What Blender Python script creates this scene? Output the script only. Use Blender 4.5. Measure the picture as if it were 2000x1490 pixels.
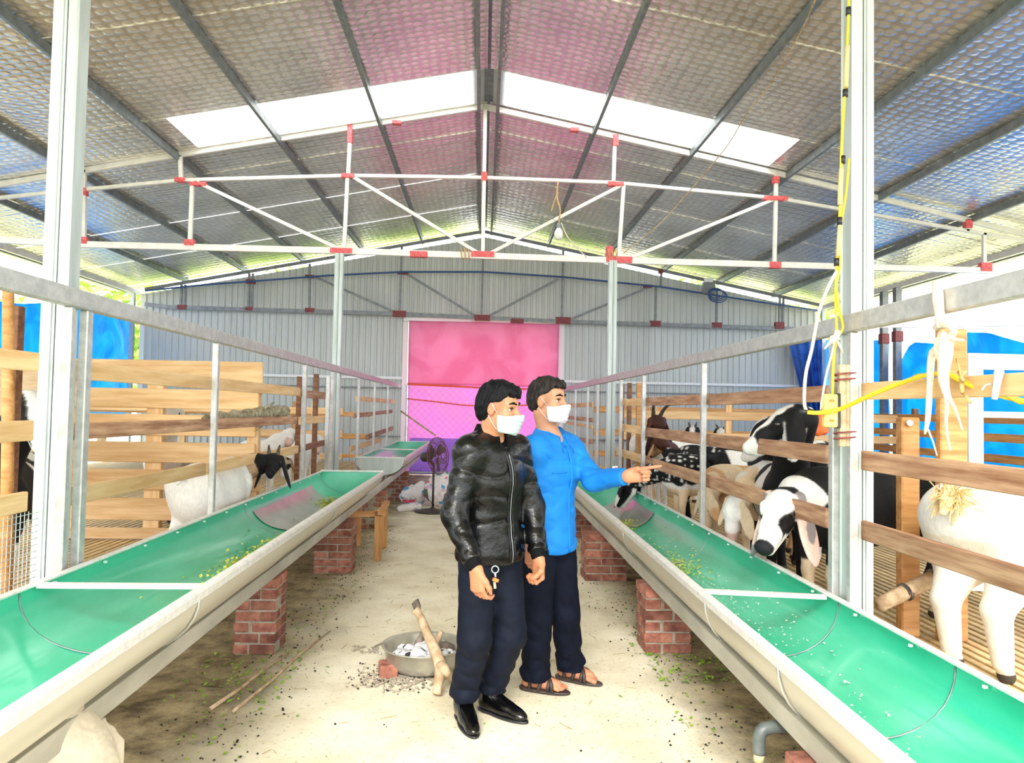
import bpy, math, random
import numpy as np
from mathutils import Vector, Matrix, Euler
random.seed(7); np.random.seed(7)
for _o in list(bpy.data.objects): bpy.data.objects.remove(_o)
S = bpy.context.scene
C = S.collection
# ------------------------------------------------------------------ camera
F = 1450.0; VX, VY = 942.0, 797.0; ROLL = 0.019; CAMH = 1.54
YAW = math.atan(57.0/F); TILT = math.atan(53.1/F)
fw = Vector((math.sin(YAW)*math.cos(TILT), math.cos(YAW)*math.cos(TILT), math.sin(TILT)))
r0 = Vector((math.cos(YAW), -math.sin(YAW), 0)); u0 = r0.cross(fw)
cr = r0*math.cos(ROLL) + u0*math.sin(ROLL); cu = u0*math.cos(ROLL) - r0*math.sin(ROLL)
cam_d = bpy.data.cameras.new('camera'); cam = bpy.data.objects.new('camera', cam_d); C.objects.link(cam)
cam.matrix_world = Matrix(((cr.x,cu.x,-fw.x,0),(cr.y,cu.y,-fw.y,0),(cr.z,cu.z,-fw.z,CAMH),(0,0,0,1)))
cam_d.sensor_width = 36; cam_d.sensor_fit = 'HORIZONTAL'; cam_d.lens = F/2000*36
cam_d.clip_start = 0.05; cam_d.clip_end = 300
S.camera = cam
# ------------------------------------------------------------------ sky: bright white overcast
world = bpy.data.worlds.new('overcast_sky'); S.world = world; world.use_nodes = True
_nt = world.node_tree; _bg = _nt.nodes['Background']
_tc = _nt.nodes.new('ShaderNodeTexCoord'); _sx = _nt.nodes.new('ShaderNodeSeparateXYZ')
_rp = _nt.nodes.new('ShaderNodeValToRGB')
_rp.color_ramp.elements[0].position = 0.0; _rp.color_ramp.elements[0].color = (0.90,0.96,1.0,1)
_rp.color_ramp.elements[1].position = 0.6; _rp.color_ramp.elements[1].color = (1.0,0.99,0.95,1)
_nt.links.new(_tc.outputs['Generated'], _sx.inputs[0]); _nt.links.new(_sx.outputs['Z'], _rp.inputs[0])
_nt.links.new(_rp.outputs[0], _bg.inputs['Color']); _bg.inputs['Strength'].default_value = 1.0
S.view_settings.view_transform = 'Standard'; S.view_settings.look = 'None'
S.view_settings.gamma = 1; S.view_settings.use_curve_mapping = False
S.view_settings.exposure = 2.5
# soft sun behind thin cloud, entering from the open front end and the sides
_sl = bpy.data.lights.new('sun', 'SUN'); _sl.energy = 1.2; _sl.angle = math.radians(25); _sl.color = (1,0.97,0.9)
sun = bpy.data.objects.new('sun', _sl); C.objects.link(sun); sun.rotation_euler = (math.radians(52), 0, math.radians(-12))

def ray(px, py): return (px-1000)*cr + (745-py)*cu + F*fw
O = Vector((0,0,CAMH))
def PY(px, py, Y): d = ray(px,py); return O + d*(Y/d.y)
def PX(px, py, X): d = ray(px,py); return O + d*(X/d.x)
def PZ(px, py, Z=0.0): d = ray(px,py); return O + d*((Z-CAMH)/d.z)
# ------------------------------------------------------------------ helpers
WM = {}
def tag(o, label=None, cat=None, group=None, kind=None):
    if label: o['label'] = label
    if cat: o['category'] = cat
    if group: o['group'] = group
    if kind: o['kind'] = kind
    return o
def empty(name, loc, label=None, cat=None, group=None, kind=None):
    o = bpy.data.objects.new(name, None); C.objects.link(o); o.location = loc
    o.empty_display_size = 0.1
    WM[o.name] = Matrix.Translation(Vector(loc))
    return tag(o, label, cat, group, kind)
def link(name, me, m=None, parent=None, W=None, smooth=False):
    o = bpy.data.objects.new(name, me); C.objects.link(o)
    if m is not None and len(me.materials) == 0: me.materials.append(m)
    W = W or Matrix.Identity(4); WM[o.name] = W
    if parent is not None:
        o.parent = parent; o.matrix_basis = WM[parent.name].inverted() @ W
    else: o.matrix_basis = W
    if smooth: me.shade_smooth()
    return o
def pyd(name, vs, fs, m=None, parent=None, W=None, smooth=False):
    me = bpy.data.meshes.new(name); me.from_pydata([tuple(v) for v in vs], [], fs); me.update()
    return link(name, me, m, parent, W, smooth)
_bc = {}
def box_data(l, w, h, b, m):
    key = (round(l,3), round(w,3), round(h,3), round(b,4), m.name)
    if key in _bc: return _bc[key]
    vs = []; idx = {}
    for sx in (-1,1):
        for sy in (-1,1):
            for sz in (-1,1):
                c = (sx*l/2, sy*w/2, sz*h/2)
                for ax in range(3):
                    p = [c[0]-sx*b, c[1]-sy*b, c[2]-sz*b]; p[ax] = c[ax]
                    idx[(sx,sy,sz,ax)] = len(vs); vs.append(p)
    fs = []
    def quad(a,bb,cc,d): fs.append((a,bb,cc,d))
    for ax in range(3):
        o1, o2 = [(1,2),(0,2),(0,1)][ax]
        for s in (-1,1):
            ring = []
            for s1, s2 in ((-1,-1),(1,-1),(1,1),(-1,1)):
                k = [0,0,0]; k[ax] = s; k[o1] = s1; k[o2] = s2; ring.append(idx[(k[0],k[1],k[2],ax)])
            fs.append(tuple(ring))
    for ax in range(3):      # edges parallel to ax
        o1, o2 = [(1,2),(0,2),(0,1)][ax]
        for s1 in (-1,1):
            for s2 in (-1,1):
                def g(sa, face):
                    k = [0,0,0]; k[ax] = sa; k[o1] = s1; k[o2] = s2; return idx[(k[0],k[1],k[2],face)]
                quad(g(-1,o1), g(1,o1), g(1,o2), g(-1,o2))
    for sx in (-1,1):
        for sy in (-1,1):
            for sz in (-1,1): fs.append(tuple(idx[(sx,sy,sz,a)] for a in range(3)))
    # orient faces outward
    out = []
    V = [Vector(v) for v in vs]
    for f in fs:
        n = (V[f[1]]-V[f[0]]).cross(V[f[2]]-V[f[0]]); c = sum((V[i] for i in f), Vector())/len(f)
        out.append(f if n.dot(c) > 0 else tuple(reversed(f)))
    me = bpy.data.meshes.new('box'); me.from_pydata(vs, [], out); me.update(); me.materials.append(m)
    _bc[key] = me; return me
def box(name, c, dims, m, parent=None, rot=(0,0,0), b=0.003):
    W = Matrix.Translation(Vector(c)) @ Euler(rot).to_matrix().to_4x4()
    return link(name, box_data(*dims, min(b, min(dims)*0.3), m), m, parent, W)
def frame_along(p0, p1, up=Vector((0,0,1))):
    x = (p1-p0).normalized(); 
    if abs(x.dot(up)) > 0.98: up = Vector((0,1,0))
    y = up.cross(x).normalized(); z = x.cross(y)
    M = Matrix((x,y,z)).transposed().to_4x4(); M.translation = (p0+p1)/2
    return M
def beam(name, p0, p1, w, h, m, parent=None, b=0.003, up=Vector((0,0,1))):
    """box of width w (sideways) and height h running from p0 to p1"""
    p0 = Vector(p0); p1 = Vector(p1)
    return link(name, box_data((p1-p0).length, w, h, min(b, w*0.3, h*0.3), m), m, parent, frame_along(p0, p1, up))
def tube_vf(pts, r, seg=8, caps=True):
    pts = [Vector(p) for p in pts]; n = len(pts)
    rs = r if isinstance(r, (list, tuple)) else [r]*n
    vs = []; fs = []; nrm = None
    for i, p in enumerate(pts):
        t = (pts[min(i+1,n-1)] - pts[max(i-1,0)]).normalized()
        if nrm is None:
            a = Vector((0,0,1)) if abs(t.z) < 0.9 else Vector((1,0,0))
            nrm = t.cross(a).normalized()
        nrm = (nrm - t*nrm.dot(t)).normalized(); bi = t.cross(nrm)
        for k in range(seg):
            a = 2*math.pi*k/seg; vs.append(p + (nrm*math.cos(a)+bi*math.sin(a))*rs[i])
    for i in range(n-1):
        for k in range(seg):
            a, b2 = i*seg+k, i*seg+(k+1)%seg; fs.append((a, b2, b2+seg, a+seg))
    if caps: fs.append(tuple(range(seg-1,-1,-1))); fs.append(tuple((n-1)*seg+k for k in range(seg)))
    return vs, fs
def tube(name, pts, r, m, parent=None, seg=8, caps=True):
    vs, fs = tube_vf(pts, r, seg, caps); return pyd(name, vs, fs, m, parent, smooth=True)
def sag(p0, p1, d, n=12):
    p0 = Vector(p0); p1 = Vector(p1)
    return [p0.lerp(p1, t) + Vector((0,0,-4*d*t*(1-t))) for t in [i/n for i in range(n+1)]]
def smoothpath(pts, n=5):
    pts = [Vector(p) for p in pts]; out = []
    for i in range(len(pts)-1):
        a = pts[max(i-1,0)]; b = pts[i]; c = pts[i+1]; d = pts[min(i+2,len(pts)-1)]
        for k in range(n):
            t = k/n
            out.append(0.5*((2*b)+(c-a)*t+(2*a-5*b+4*c-d)*t*t+(3*b-a-3*c+d)*t**3))
    out.append(pts[-1]); return out
class MB:
    def __init__(s): s.v = []; s.f = []
    def add(s, vf):
        o = len(s.v); s.v += [tuple(v) for v in vf[0]]; s.f += [tuple(i+o for i in f) for f in vf[1]]
    def tube(s, pts, r, seg=6, caps=True): s.add(tube_vf(pts, r, seg, caps))
    def bar(s, p0, p1, w, h):
        p0 = Vector(p0); p1 = Vector(p1); M = frame_along(p0,p1); L = (p1-p0).length
        vs = [M @ Vector((x*L/2,y*w/2,z*h/2)) for x in (-1,1) for y in (-1,1) for z in (-1,1)]
        s.add((vs, [(0,1,3,2),(4,6,7,5),(0,4,5,1),(2,3,7,6),(0,2,6,4),(1,5,7,3)]))
    def build(s, name, m, parent=None, smooth=False): return pyd(name, s.v, s.f, m, parent, smooth=smooth)
# ------------------------------------------------------------------ materials
def nmat(name):
    m = bpy.data.materials.new(name); m.use_nodes = True; nt = m.node_tree
    return m, nt, nt.nodes['Principled BSDF'], nt.nodes, nt.links
def rgb(c): return (c[0], c[1], c[2], 1)
def mat(name, col, rough=0.6, metal=0.0, col2=None, scale=8.0, stretch=(1,1,1), bump=0.0, bscale=None, contrast=(0.35,0.65),
        rnd=0.0, coat=0.0, sub=0.0, spec=0.5, detail=6, trans=0.0):
    m, nt, P, N, L = nmat(name)
    P.inputs['Base Color'].default_value = rgb(col); P.inputs['Roughness'].default_value = rough
    P.inputs['Metallic'].default_value = metal; P.inputs['Specular IOR Level'].default_value = spec
    if coat: P.inputs['Coat Weight'].default_value = coat; P.inputs['Coat Roughness'].default_value = 0.12
    if sub:
        P.inputs['Subsurface Weight'].default_value = sub; P.inputs['Subsurface Radius'].default_value = (0.012,0.005,0.003)
    tc = N.new('ShaderNodeTexCoord'); mp = N.new('ShaderNodeMapping'); mp.inputs['Scale'].default_value = stretch
    L.new(tc.outputs['Object'], mp.inputs['Vector']); src = mp.outputs[0]
    if rnd:
        oi = N.new('ShaderNodeObjectInfo'); ad = N.new('ShaderNodeVectorMath'); ad.operation = 'MULTIPLY_ADD'
        cb = N.new('ShaderNodeCombineXYZ')
        for k in range(3): L.new(oi.outputs['Random'], cb.inputs[k])
        ad.inputs[1].default_value = (37,53,71); L.new(cb.outputs[0], ad.inputs[0]); L.new(mp.outputs[0], ad.inputs[2]); src = ad.outputs[0]
    if col2 is not None:
        nz = N.new('ShaderNodeTexNoise'); nz.inputs['Scale'].default_value = scale; nz.inputs['Detail'].default_value = detail
        nz.inputs['Roughness'].default_value = 0.6
        L.new(src, nz.inputs['Vector'])
        cr_ = N.new('ShaderNodeValToRGB'); e = cr_.color_ramp.elements
        e[0].position, e[1].position = contrast; e[0].color = rgb(col); e[1].color = rgb(col2)
        L.new(nz.outputs['Fac'], cr_.inputs[0]); last = cr_.outputs[0]
        if rnd:
            hs = N.new('ShaderNodeHueSaturation'); mr = N.new('ShaderNodeMapRange')
            mr.inputs[3].default_value = 1-rnd; mr.inputs[4].default_value = 1+rnd
            L.new(oi.outputs['Random'], mr.inputs[0]); L.new(mr.outputs[0], hs.inputs['Value']); L.new(last, hs.inputs['Color']); last = hs.outputs[0]
        L.new(last, P.inputs['Base Color'])
    if bump:
        n2 = N.new('ShaderNodeTexNoise'); n2.inputs['Scale'].default_value = bscale or scale*2; n2.inputs['Detail'].default_value = 5
        L.new(src, n2.inputs['Vector']); bp = N.new('ShaderNodeBump'); bp.inputs['Strength'].default_value = bump
        bp.inputs['Distance'].default_value = 0.01; L.new(n2.outputs['Fac'], bp.inputs['Height']); L.new(bp.outputs[0], P.inputs['Normal'])
    return m
def cloth_translucent(name, col, fac=0.5, bump=0.4, bs=3, col2=None):
    m, nt, P, N, L = nmat(name)
    P.inputs['Base Color'].default_value = rgb(col); P.inputs['Roughness'].default_value = 0.45
    tr = N.new('ShaderNodeBsdfTranslucent'); tr.inputs[0].default_value = rgb(col)
    mx = N.new('ShaderNodeMixShader'); mx.inputs[0].default_value = fac
    L.new(P.outputs[0], mx.inputs[1]); L.new(tr.outputs[0], mx.inputs[2])
    L.new(mx.outputs[0], N['Material Output'].inputs['Surface'])
    tc = N.new('ShaderNodeTexCoord'); nz = N.new('ShaderNodeTexNoise'); nz.inputs['Scale'].default_value = bs; nz.inputs['Detail'].default_value = 4
    nz.inputs['Distortion'].default_value = 1.2
    L.new(tc.outputs['Object'], nz.inputs['Vector'])
    bp = N.new('ShaderNodeBump'); bp.inputs['Strength'].default_value = bump; bp.inputs['Distance'].default_value = 0.1
    L.new(nz.outputs['Fac'], bp.inputs['Height']); L.new(bp.outputs[0], P.inputs['Normal']); L.new(bp.outputs[0], tr.inputs['Normal'])
    if col2:
        rp = N.new('ShaderNodeValToRGB'); rp.color_ramp.elements[0].color = rgb(col); rp.color_ramp.elements[1].color = rgb(col2)
        rp.color_ramp.elements[0].position = .4; rp.color_ramp.elements[1].position = .6
        L.new(nz.outputs['Fac'], rp.inputs[0]); L.new(rp.outputs[0], P.inputs['Base Color']); L.new(rp.outputs[0], tr.inputs[0])
    return m
M = {}
M['galv'] = mat('galvanised_steel', (.42,.47,.46), .45, .3, (.54,.59,.58), 14, (1,1,.15), .05)
M['galv_dark'] = mat('purlin_steel', (.16,.19,.20), .45, .5, (.26,.29,.30), 9)
M['steel_beam'] = mat('truss_steel', (.72,.70,.67), .5, .2, (.85,.83,.80), 6)
M['primer'] = mat('red_primer', (.55,.06,.07), .6, 0, (.8,.16,.18), 30)
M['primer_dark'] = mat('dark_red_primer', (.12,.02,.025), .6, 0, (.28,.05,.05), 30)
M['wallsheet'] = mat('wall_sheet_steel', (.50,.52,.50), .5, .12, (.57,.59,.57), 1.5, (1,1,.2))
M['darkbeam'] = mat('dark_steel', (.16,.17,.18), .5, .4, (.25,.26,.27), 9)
M['blue'] = mat('dark_blue', (.02,.07,.22), .4)
M['rail'] = mat('rail_steel', (.42,.42,.41), .45, .45, (.58,.57,.55), 22, (1,1,1), .08)
M['chan'] = mat('channel_steel', (.36,.35,.29), .5, .35, (.55,.53,.46), 5, (.3,1,1), .1)
M['trough_out'] = mat('trough_metal', (.55,.52,.42), .33, .45, (.66,.63,.53), 2.5, (1,.2,1), .08)
M['rim'] = mat('trough_rim', (.80,.79,.75), .4, .2, (.62,.62,.60), 25, (1,.4,1), .1)
M['green'] = mat('green_coating', (.010,.44,.25), .32, 0, (.05,.54,.34), 6, (1,.25,1), .12, 12, spec=.9, coat=.5)
M['wood'] = mat('pale_pallet_wood', (.62,.36,.15), .65, 0, (.82,.56,.30), 5, (.35,4,4), .15, 12, rnd=.14)
M['wood_red'] = mat('reddish_board_wood', (.26,.11,.055), .7, 0, (.56,.33,.20), 7, (.35,4,4), .25, 14, rnd=.14)
M['wood_or'] = mat('orange_post_wood', (.42,.18,.05), .6, 0, (.66,.36,.14), 5, (.5,5,5), .15, 12, rnd=.1)
M['wood_dk'] = mat('dark_post_wood', (.13,.05,.025), .65, 0, (.30,.13,.06), 6, (.5,5,5), .2, 14, rnd=.1)
M['slat'] = mat('bamboo_slat', (.58,.40,.18), .6, 0, (.75,.58,.32), 6, (4,.4,4), .15, rnd=.18)
M['brick'] = mat('brick_red', (.15,.045,.032), .9, 0, (.36,.15,.10), 14, (1,1,1), .5, 45, rnd=.3)
M['mortar'] = mat('mortar', (.24,.20,.15), .95, 0, (.40,.35,.28), 16, (1,1,1), .6, 50)
M['concrete'] = mat('rough_concrete', (.55,.47,.36), .9, 0, (.72,.65,.52), 7, (1,1,1), .6, 20)
M['bark'] = mat('pale_bark', (.34,.22,.12), .85, 0, (.62,.47,.31), 14, (1,1,1), .6, 40)
M['bark_dk'] = mat('charred_bark', (.02,.015,.012), .8, 0, (.25,.20,.16), 18, (1,1,1), .6, 40)
M['rope'] = mat('pale_rope', (.66,.55,.42), .8, 0, (.80,.70,.58), 30, (1,1,1), .5, 60)
M['yellow'] = mat('yellow_cable', (.85,.58,.02), .45)
M['black'] = mat('black_plastic', (.015,.015,.018), .4)
M['white'] = mat('white_plastic', (.8,.8,.8), .4)
M['orange'] = mat('orange_band', (.85,.12,.02), .6)
M['orange_net'] = mat('orange_cloth', (.80,.10,.02), .6, 0, (.9,.25,.05), 20)
# ------------------------------------------------------------------ floor
def floor_material():
    m, nt, P, N, L = nmat('aisle_concrete')
    tc = N.new('ShaderNodeTexCoord'); sx = N.new('ShaderNodeSeparateXYZ'); L.new(tc.outputs['Object'], sx.inputs[0])
    nz = N.new('ShaderNodeTexNoise'); nz.inputs['Scale'].default_value = 2.2; nz.inputs['Detail'].default_value = 9; nz.inputs['Roughness'].default_value = .62
    L.new(tc.outputs['Object'], nz.inputs['Vector'])
    base = N.new('ShaderNodeValToRGB'); e = base.color_ramp.elements
    e[0].position = .32; e[0].color = (.60,.53,.38,1); e[1].position = .66; e[1].color = (.80,.75,.61,1)
    x = e.new(.5); x.color = (.72,.66,.51,1); L.new(nz.outputs['Fac'], base.inputs[0])
    # trodden dung and dirt beside and under the troughs
    ab = N.new('ShaderNodeMath'); ab.operation = 'ABSOLUTE'; L.new(sx.outputs['X'], ab.inputs[0])
    n2 = N.new('ShaderNodeTexNoise'); n2.inputs['Scale'].default_value = 1.6; n2.inputs['Detail'].default_value = 7; L.new(tc.outputs['Object'], n2.inputs['Vector'])
    ad = N.new('ShaderNodeMath'); ad.operation = 'MULTIPLY_ADD'; ad.inputs[1].default_value = .7; L.new(n2.outputs['Fac'], ad.inputs[0]); L.new(ab.outputs[0], ad.inputs[2])
    mr = N.new('ShaderNodeMapRange'); mr.inputs[1].default_value = 1.27; mr.inputs[2].default_value = 1.72; L.new(ad.outputs[0], mr.inputs[0])
    n3 = N.new('ShaderNodeTexNoise'); n3.inputs['Scale'].default_value = 4.5; n3.inputs['Detail'].default_value = 12; n3.inputs['Roughness'].default_value = .75; L.new(tc.outputs['Object'], n3.inputs['Vector'])
    dr = N.new('ShaderNodeValToRGB'); d = dr.color_ramp.elements
    d[0].position = .38; d[0].color = (.11,.08,.04,1); d[1].position = .62; d[1].color = (.44,.35,.20,1); L.new(n3.outputs['Fac'], dr.inputs[0])
    mx = N.new('ShaderNodeMix'); mx.data_type = 'RGBA'; L.new(mr.outputs[0], mx.inputs[0]); L.new(base.outputs[0], mx.inputs[6]); L.new(dr.outputs[0], mx.inputs[7])
    # darker specks
    n4 = N.new('ShaderNodeTexNoise'); n4.inputs['Scale'].default_value = 46; n4.inputs['Detail'].default_value = 3; L.new(tc.outputs['Object'], n4.inputs['Vector'])
    sr = N.new('ShaderNodeValToRGB'); s = sr.color_ramp.elements; s[0].position = .30; s[0].color = (.55,.5,.4,1); s[1].position = .40; s[1].color = (1,1,1,1)
    L.new(n4.outputs['Fac'], sr.inputs[0])
    m2 = N.new('ShaderNodeMix'); m2.data_type = 'RGBA'; m2.blend_type = 'MULTIPLY'; m2.inputs[0].default_value = .8
    L.new(mx.outputs[2], m2.inputs[6]); L.new(sr.outputs[0], m2.inputs[7]); L.new(m2.outputs[2], P.inputs['Base Color'])
    P.inputs['Roughness'].default_value = .85
    bp = N.new('ShaderNodeBump'); bp.inputs['Strength'].default_value = .35; bp.inputs['Distance'].default_value = .02
    L.new(nz.outputs['Fac'], bp.inputs['Height']); L.new(bp.outputs[0], P.inputs['Normal'])
    return m
M['floor'] = floor_material()
M['earth'] = mat('outside_ground', (.30,.32,.14), .95, 0, (.52,.50,.30), .6, (1,1,1))
def slab(name, x0,x1,y0,y1,z0,z1,m,kind):
    o = pyd(name, [(x0,y0,z0),(x1,y0,z0),(x1,y1,z0),(x0,y1,z0),(x0,y0,z1),(x1,y0,z1),(x1,y1,z1),(x0,y1,z1)],
            [(3,2,1,0),(4,5,6,7),(0,1,5,4),(1,2,6,5),(2,3,7,6),(3,0,4,7)], m); tag(o, kind=kind); return o
slab('floor', -8.4, 8.4, -4, 17.6, -.15, 0, M['floor'], 'structure')
slab('ground', -60, 60, -30, 70, -.4, -.15, M['earth'], 'structure')
# ------------------------------------------------------------------ roof
def foil_material(name, tint=(.95,.93,.90)):
    m, nt, P, N, L = nmat(name)
    P.inputs['Metallic'].default_value = .72; P.inputs['Roughness'].default_value = .25
    tc = N.new('ShaderNodeTexCoord'); mp = N.new('ShaderNodeMapping'); mp.inputs['Scale'].default_value = (9,9,0)
    L.new(tc.outputs['Object'], mp.inputs['Vector'])
    vo = N.new('ShaderNodeTexVoronoi'); vo.inputs['Scale'].default_value = 1; vo.inputs['Randomness'].default_value = .28
    L.new(mp.outputs[0], vo.inputs['Vector'])
    rp = N.new('ShaderNodeValToRGB'); e = rp.color_ramp.elements; e[0].position = .30; e[0].color = (1,1,1,1); e[1].position = .52; e[1].color = (0,0,0,1)
    L.new(vo.outputs['Distance'], rp.inputs[0])
    nz = N.new('ShaderNodeTexNoise'); nz.inputs['Scale'].default_value = 1.1; nz.inputs['Detail'].default_value = 5; L.new(tc.outputs['Object'], nz.inputs['Vector'])
    cr_ = N.new('ShaderNodeValToRGB'); e = cr_.color_ramp.elements; e[0].position = .3; e[1].position = .7
    e[0].color = rgb([c*.72 for c in tint]); e[1].color = rgb(tint); L.new(nz.outputs['Fac'], cr_.inputs[0])
    mx = N.new('ShaderNodeMix'); mx.data_type = 'RGBA'; mx.blend_type = 'MULTIPLY'; mx.inputs[0].default_value = .9
    inv = N.new('ShaderNodeMapRange'); inv.inputs[3].default_value = .72; inv.inputs[4].default_value = 1.0; L.new(rp.outputs[0], inv.inputs[0])
    L.new(cr_.outputs[0], mx.inputs[6]); L.new(inv.outputs[0], mx.inputs[7]); L.new(mx.outputs[2], P.inputs['Base Color'])
    bp = N.new('ShaderNodeBump'); bp.inputs['Strength'].default_value = .34; bp.inputs['Distance'].default_value = .012
    L.new(rp.outputs[0], bp.inputs['Height'])
    b2 = N.new('ShaderNodeBump'); b2.inputs['Strength'].default_value = .12; b2.inputs['Distance'].default_value = .05
    L.new(nz.outputs['Fac'], b2.inputs['Height']); L.new(bp.outputs[0], b2.inputs['Normal']); L.new(b2.outputs[0], P.inputs['Normal'])
    return m
M['foil'] = foil_material('roof_foil')
def skylight_material():
    m, nt, P, N, L = nmat('milky_skylight')
    P.inputs['Base Color'].default_value = (.95,.97,.97,1); P.inputs['Roughness'].default_value = .4
    tr = N.new('ShaderNodeBsdfTranslucent'); tr.inputs[0].default_value = (1,1,1,1)
    tp = N.new('ShaderNodeBsdfTransparent'); tp.inputs[0].default_value = (1,1,1,1)
    a = N.new('ShaderNodeMixShader'); a.inputs[0].default_value = .55; L.new(P.outputs[0], a.inputs[1]); L.new(tr.outputs[0], a.inputs[2])
    b = N.new('ShaderNodeMixShader'); b.inputs[0].default_value = .45; L.new(a.outputs[0], b.inputs[1]); L.new(tp.outputs[0], b.inputs[2])
    L.new(b.outputs[0], N['Material Output'].inputs['Surface']); return m
M['sky'] = skylight_material()
RZ0, RS = 5.77, 0.196
def rz(x): return RZ0 - RS*abs(x)
ceiling = empty('ceiling', (0,0,0), kind='structure')
EAVE = 8.6
def roof_sheet(name, y0, y1, xa, xb, m, dz=0, rib=.0028):
    # corrugated: 4 low trapezoid ribs across the sheet's width, running down the slope
    prof = []; n = 5; w = (y1-y0)/n
    for i in range(n):
        a = y0+i*w
        prof += [(a,0),(a+.5*w,0),(a+.68*w,rib),(a+.88*w,rib)]
    prof.append((y1,0)); vs = []; fs = []
    for lay in (0,.006):
        for x in (xa, xb):
            for (y,z) in prof: vs.append((x, y, rz(x)+z+lay+dz))
    k = len(prof)
    for lay in (0,1):
        o = lay*2*k
        for i in range(k-1):
            f = (o+i, o+i+1, o+k+i+1, o+k+i); fs.append(f if lay else f[::-1])
    for i in range(k-1): fs.append((i,i+1,2*k+i+1,2*k+i)); fs.append((k+i,3*k+i,3*k+i+1,k+i+1))
    fs.append((0,2*k,3*k,k)); fs.append((k-1,2*k-1,4*k-1,3*k-1))
    return pyd(name, vs, fs, m, ceiling)
SW = 1.02; YS = 9.10
k0 = -11
for k in range(k0, 9):
    y0 = YS + k*SW; y1 = y0 + SW + .012; dz = .0065*(k % 2)
    if k == 8: y1 = 17.5
    if y0 > 17.4: continue
    for s in (-1,1):
        if k == 0:
            o = roof_sheet('skylight_sheet', y0, y1, s*.06, s*3.92, M['sky'], dz); o['label'] = 'milky translucent skylight sheet'
            roof_sheet('roof_sheet', y0, y1, s*3.93, s*EAVE, M['foil'], dz, .001)
        else: roof_sheet('roof_sheet', y0, y1-(.024 if s < 0 and k > 1 else 0), s*.02, s*EAVE, M['foil'], dz, .003 if k > 0 else .0006)
YA, YB = -1.9, 17.5
for s in (-1,1):
    for x in (.13, 1.48, 2.85, 4.22, 5.55, 6.9, 8.25):
        z = rz(x) - .058
        beam('purlin', (s*x, YA, z), (s*x, YB, z), .045, .095, M['galv_dark'], ceiling)
pyd('ridge_cap', [(-.22,YA,rz(.22)+.035),(0,YA,rz(0)+.06),(.22,YA,rz(.22)+.035),(-.22,YB,rz(.22)+.035),(0,YB,rz(0)+.06),(.22,YB,rz(.22)+.035)],
    [(0,1,4,3),(1,2,5,4)], M['galv_dark'], ceiling)
# ------------------------------------------------------------------ trusses
def joint(T, px, py, Y, w=.16, h=.075, m='primer', d=.085):
    p = PY(px, py, Y); box('primer_patch', p, (w, d, h), M[m], T, b=.004)
T1 = 10.2; T2 = 16.95
def truss(Y, members, joints, label, beam_m, pm):
    T = empty('roof_truss', (0,Y,3.65), label, 'truss')
    for (nm, a, b, w) in members:
        beam(nm, PY(a[0],a[1],Y), PY(b[0],b[1],Y), .05, w, beam_m, T)
    for j in joints: joint(T, *j[:2], Y, *(j[2:] if len(j) > 2 else ()), m=pm)
    return T
def chain(nm, pts, w): return [(nm, pts[i], pts[i+1], w) for i in range(len(pts)-1)]
m1 = chain('bottom_chord', [(-60,465),(150,477),(665,490),(1215,509),(2060,532)], .085)
m1 += chain('middle_chord', [(-60,392),(157,371),(355,352),(680,343),(945,347),(1200,357),(1515,387),(2060,480)], .045)
m1 += chain('rafter', [(-60,370),(350,302),(945,208)], .075) + chain('rafter', [(945,208),(1515,338),(2060,472)], .075)
for a,b in (((352,304),(354,352)),((376,354),(371,475)),((685,252),(680,343)),((679,345),(672,489)),((948,212),(943,495)),
            ((1201,268),(1198,357)),((1218,360),(1208,508)),((1516,342),(1512,519)),((165,332),(164,472)),((1890,428),(1889,452)),((1922,455),(1922,526))):
    m1.append(('vertical_web', a, b, .05))
for a,b in (((385,356),(668,489)),((690,346),(935,495)),((955,496),(1214,362)),((1226,506),(1510,390))): m1.append(('diagonal_web', a, b, .045))
j1 = [(353,352,.14,.06),(388,360,.22,.05),(371,474,.13,.08),(680,344,.18,.06),(684,262,.07,.25),(667,490,.30,.07),(818,497,.24,.08),(943,497,.32,.08),
      (946,345,.08,.12),(775,240,.12,.05),(1122,254,.12,.05),(1202,275,.08,.16),(1202,360,.22,.06),(1213,508,.30,.09),(1190,497,.09,.22),(1514,388,.34,.06),(1515,352,.08,.1),
      (1513,518,.16,.09),(164,470,.1,.09),(163,375,.1,.1),(1890,438,.1,.12),(1924,522,.16,.12)]
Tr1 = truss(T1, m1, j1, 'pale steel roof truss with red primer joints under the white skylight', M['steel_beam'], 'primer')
m2 = chain('bottom_chord', [(283,594),(330,600),(780,613),(1100,628),(1605,644)], .09)
m2 += chain('rafter', [(283,565),(945,452)], .07) + chain('rafter', [(945,452),(1602,596)], .07)
for a,b in (((355,556),(353,601)),((362,556),(360,601)),((487,534),(485,604)),((494,534),(492,604)),((605,515),(604,607)),((785,482),(780,612)),((945,455),(940,620)),
            ((1100,488),(1097,627)),((1292,528),(1290,560)),((1281,560),(1280,632)),((1400,568),(1399,636)),((1523,580),(1522,640)),((1530,580),(1529,640))):
    m2.append(('vertical_web', a, b, .05))
for a,b in (((616,541),(775,611)),((792,533),(930,618)),((1090,545),(950,620)),((1270,560),(1108,626))): m2.append(('diagonal_web', a, b, .05))
j2 = [(356,600,.2,.1),(487,603,.16,.08),(605,606,.2,.1),(780,613,.3,.14),(605,540,.2,.07),(787,533,.24,.07),(942,621,.36,.14),(1010,627,.3,.1),(1100,626,.34,.15),
      (1280,632,.24,.13),(1400,635,.22,.12),(1522,636,.22,.16),(1265,559,.2,.07),(490,550,.2,.1),(1290,530,.1,.1)]
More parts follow.
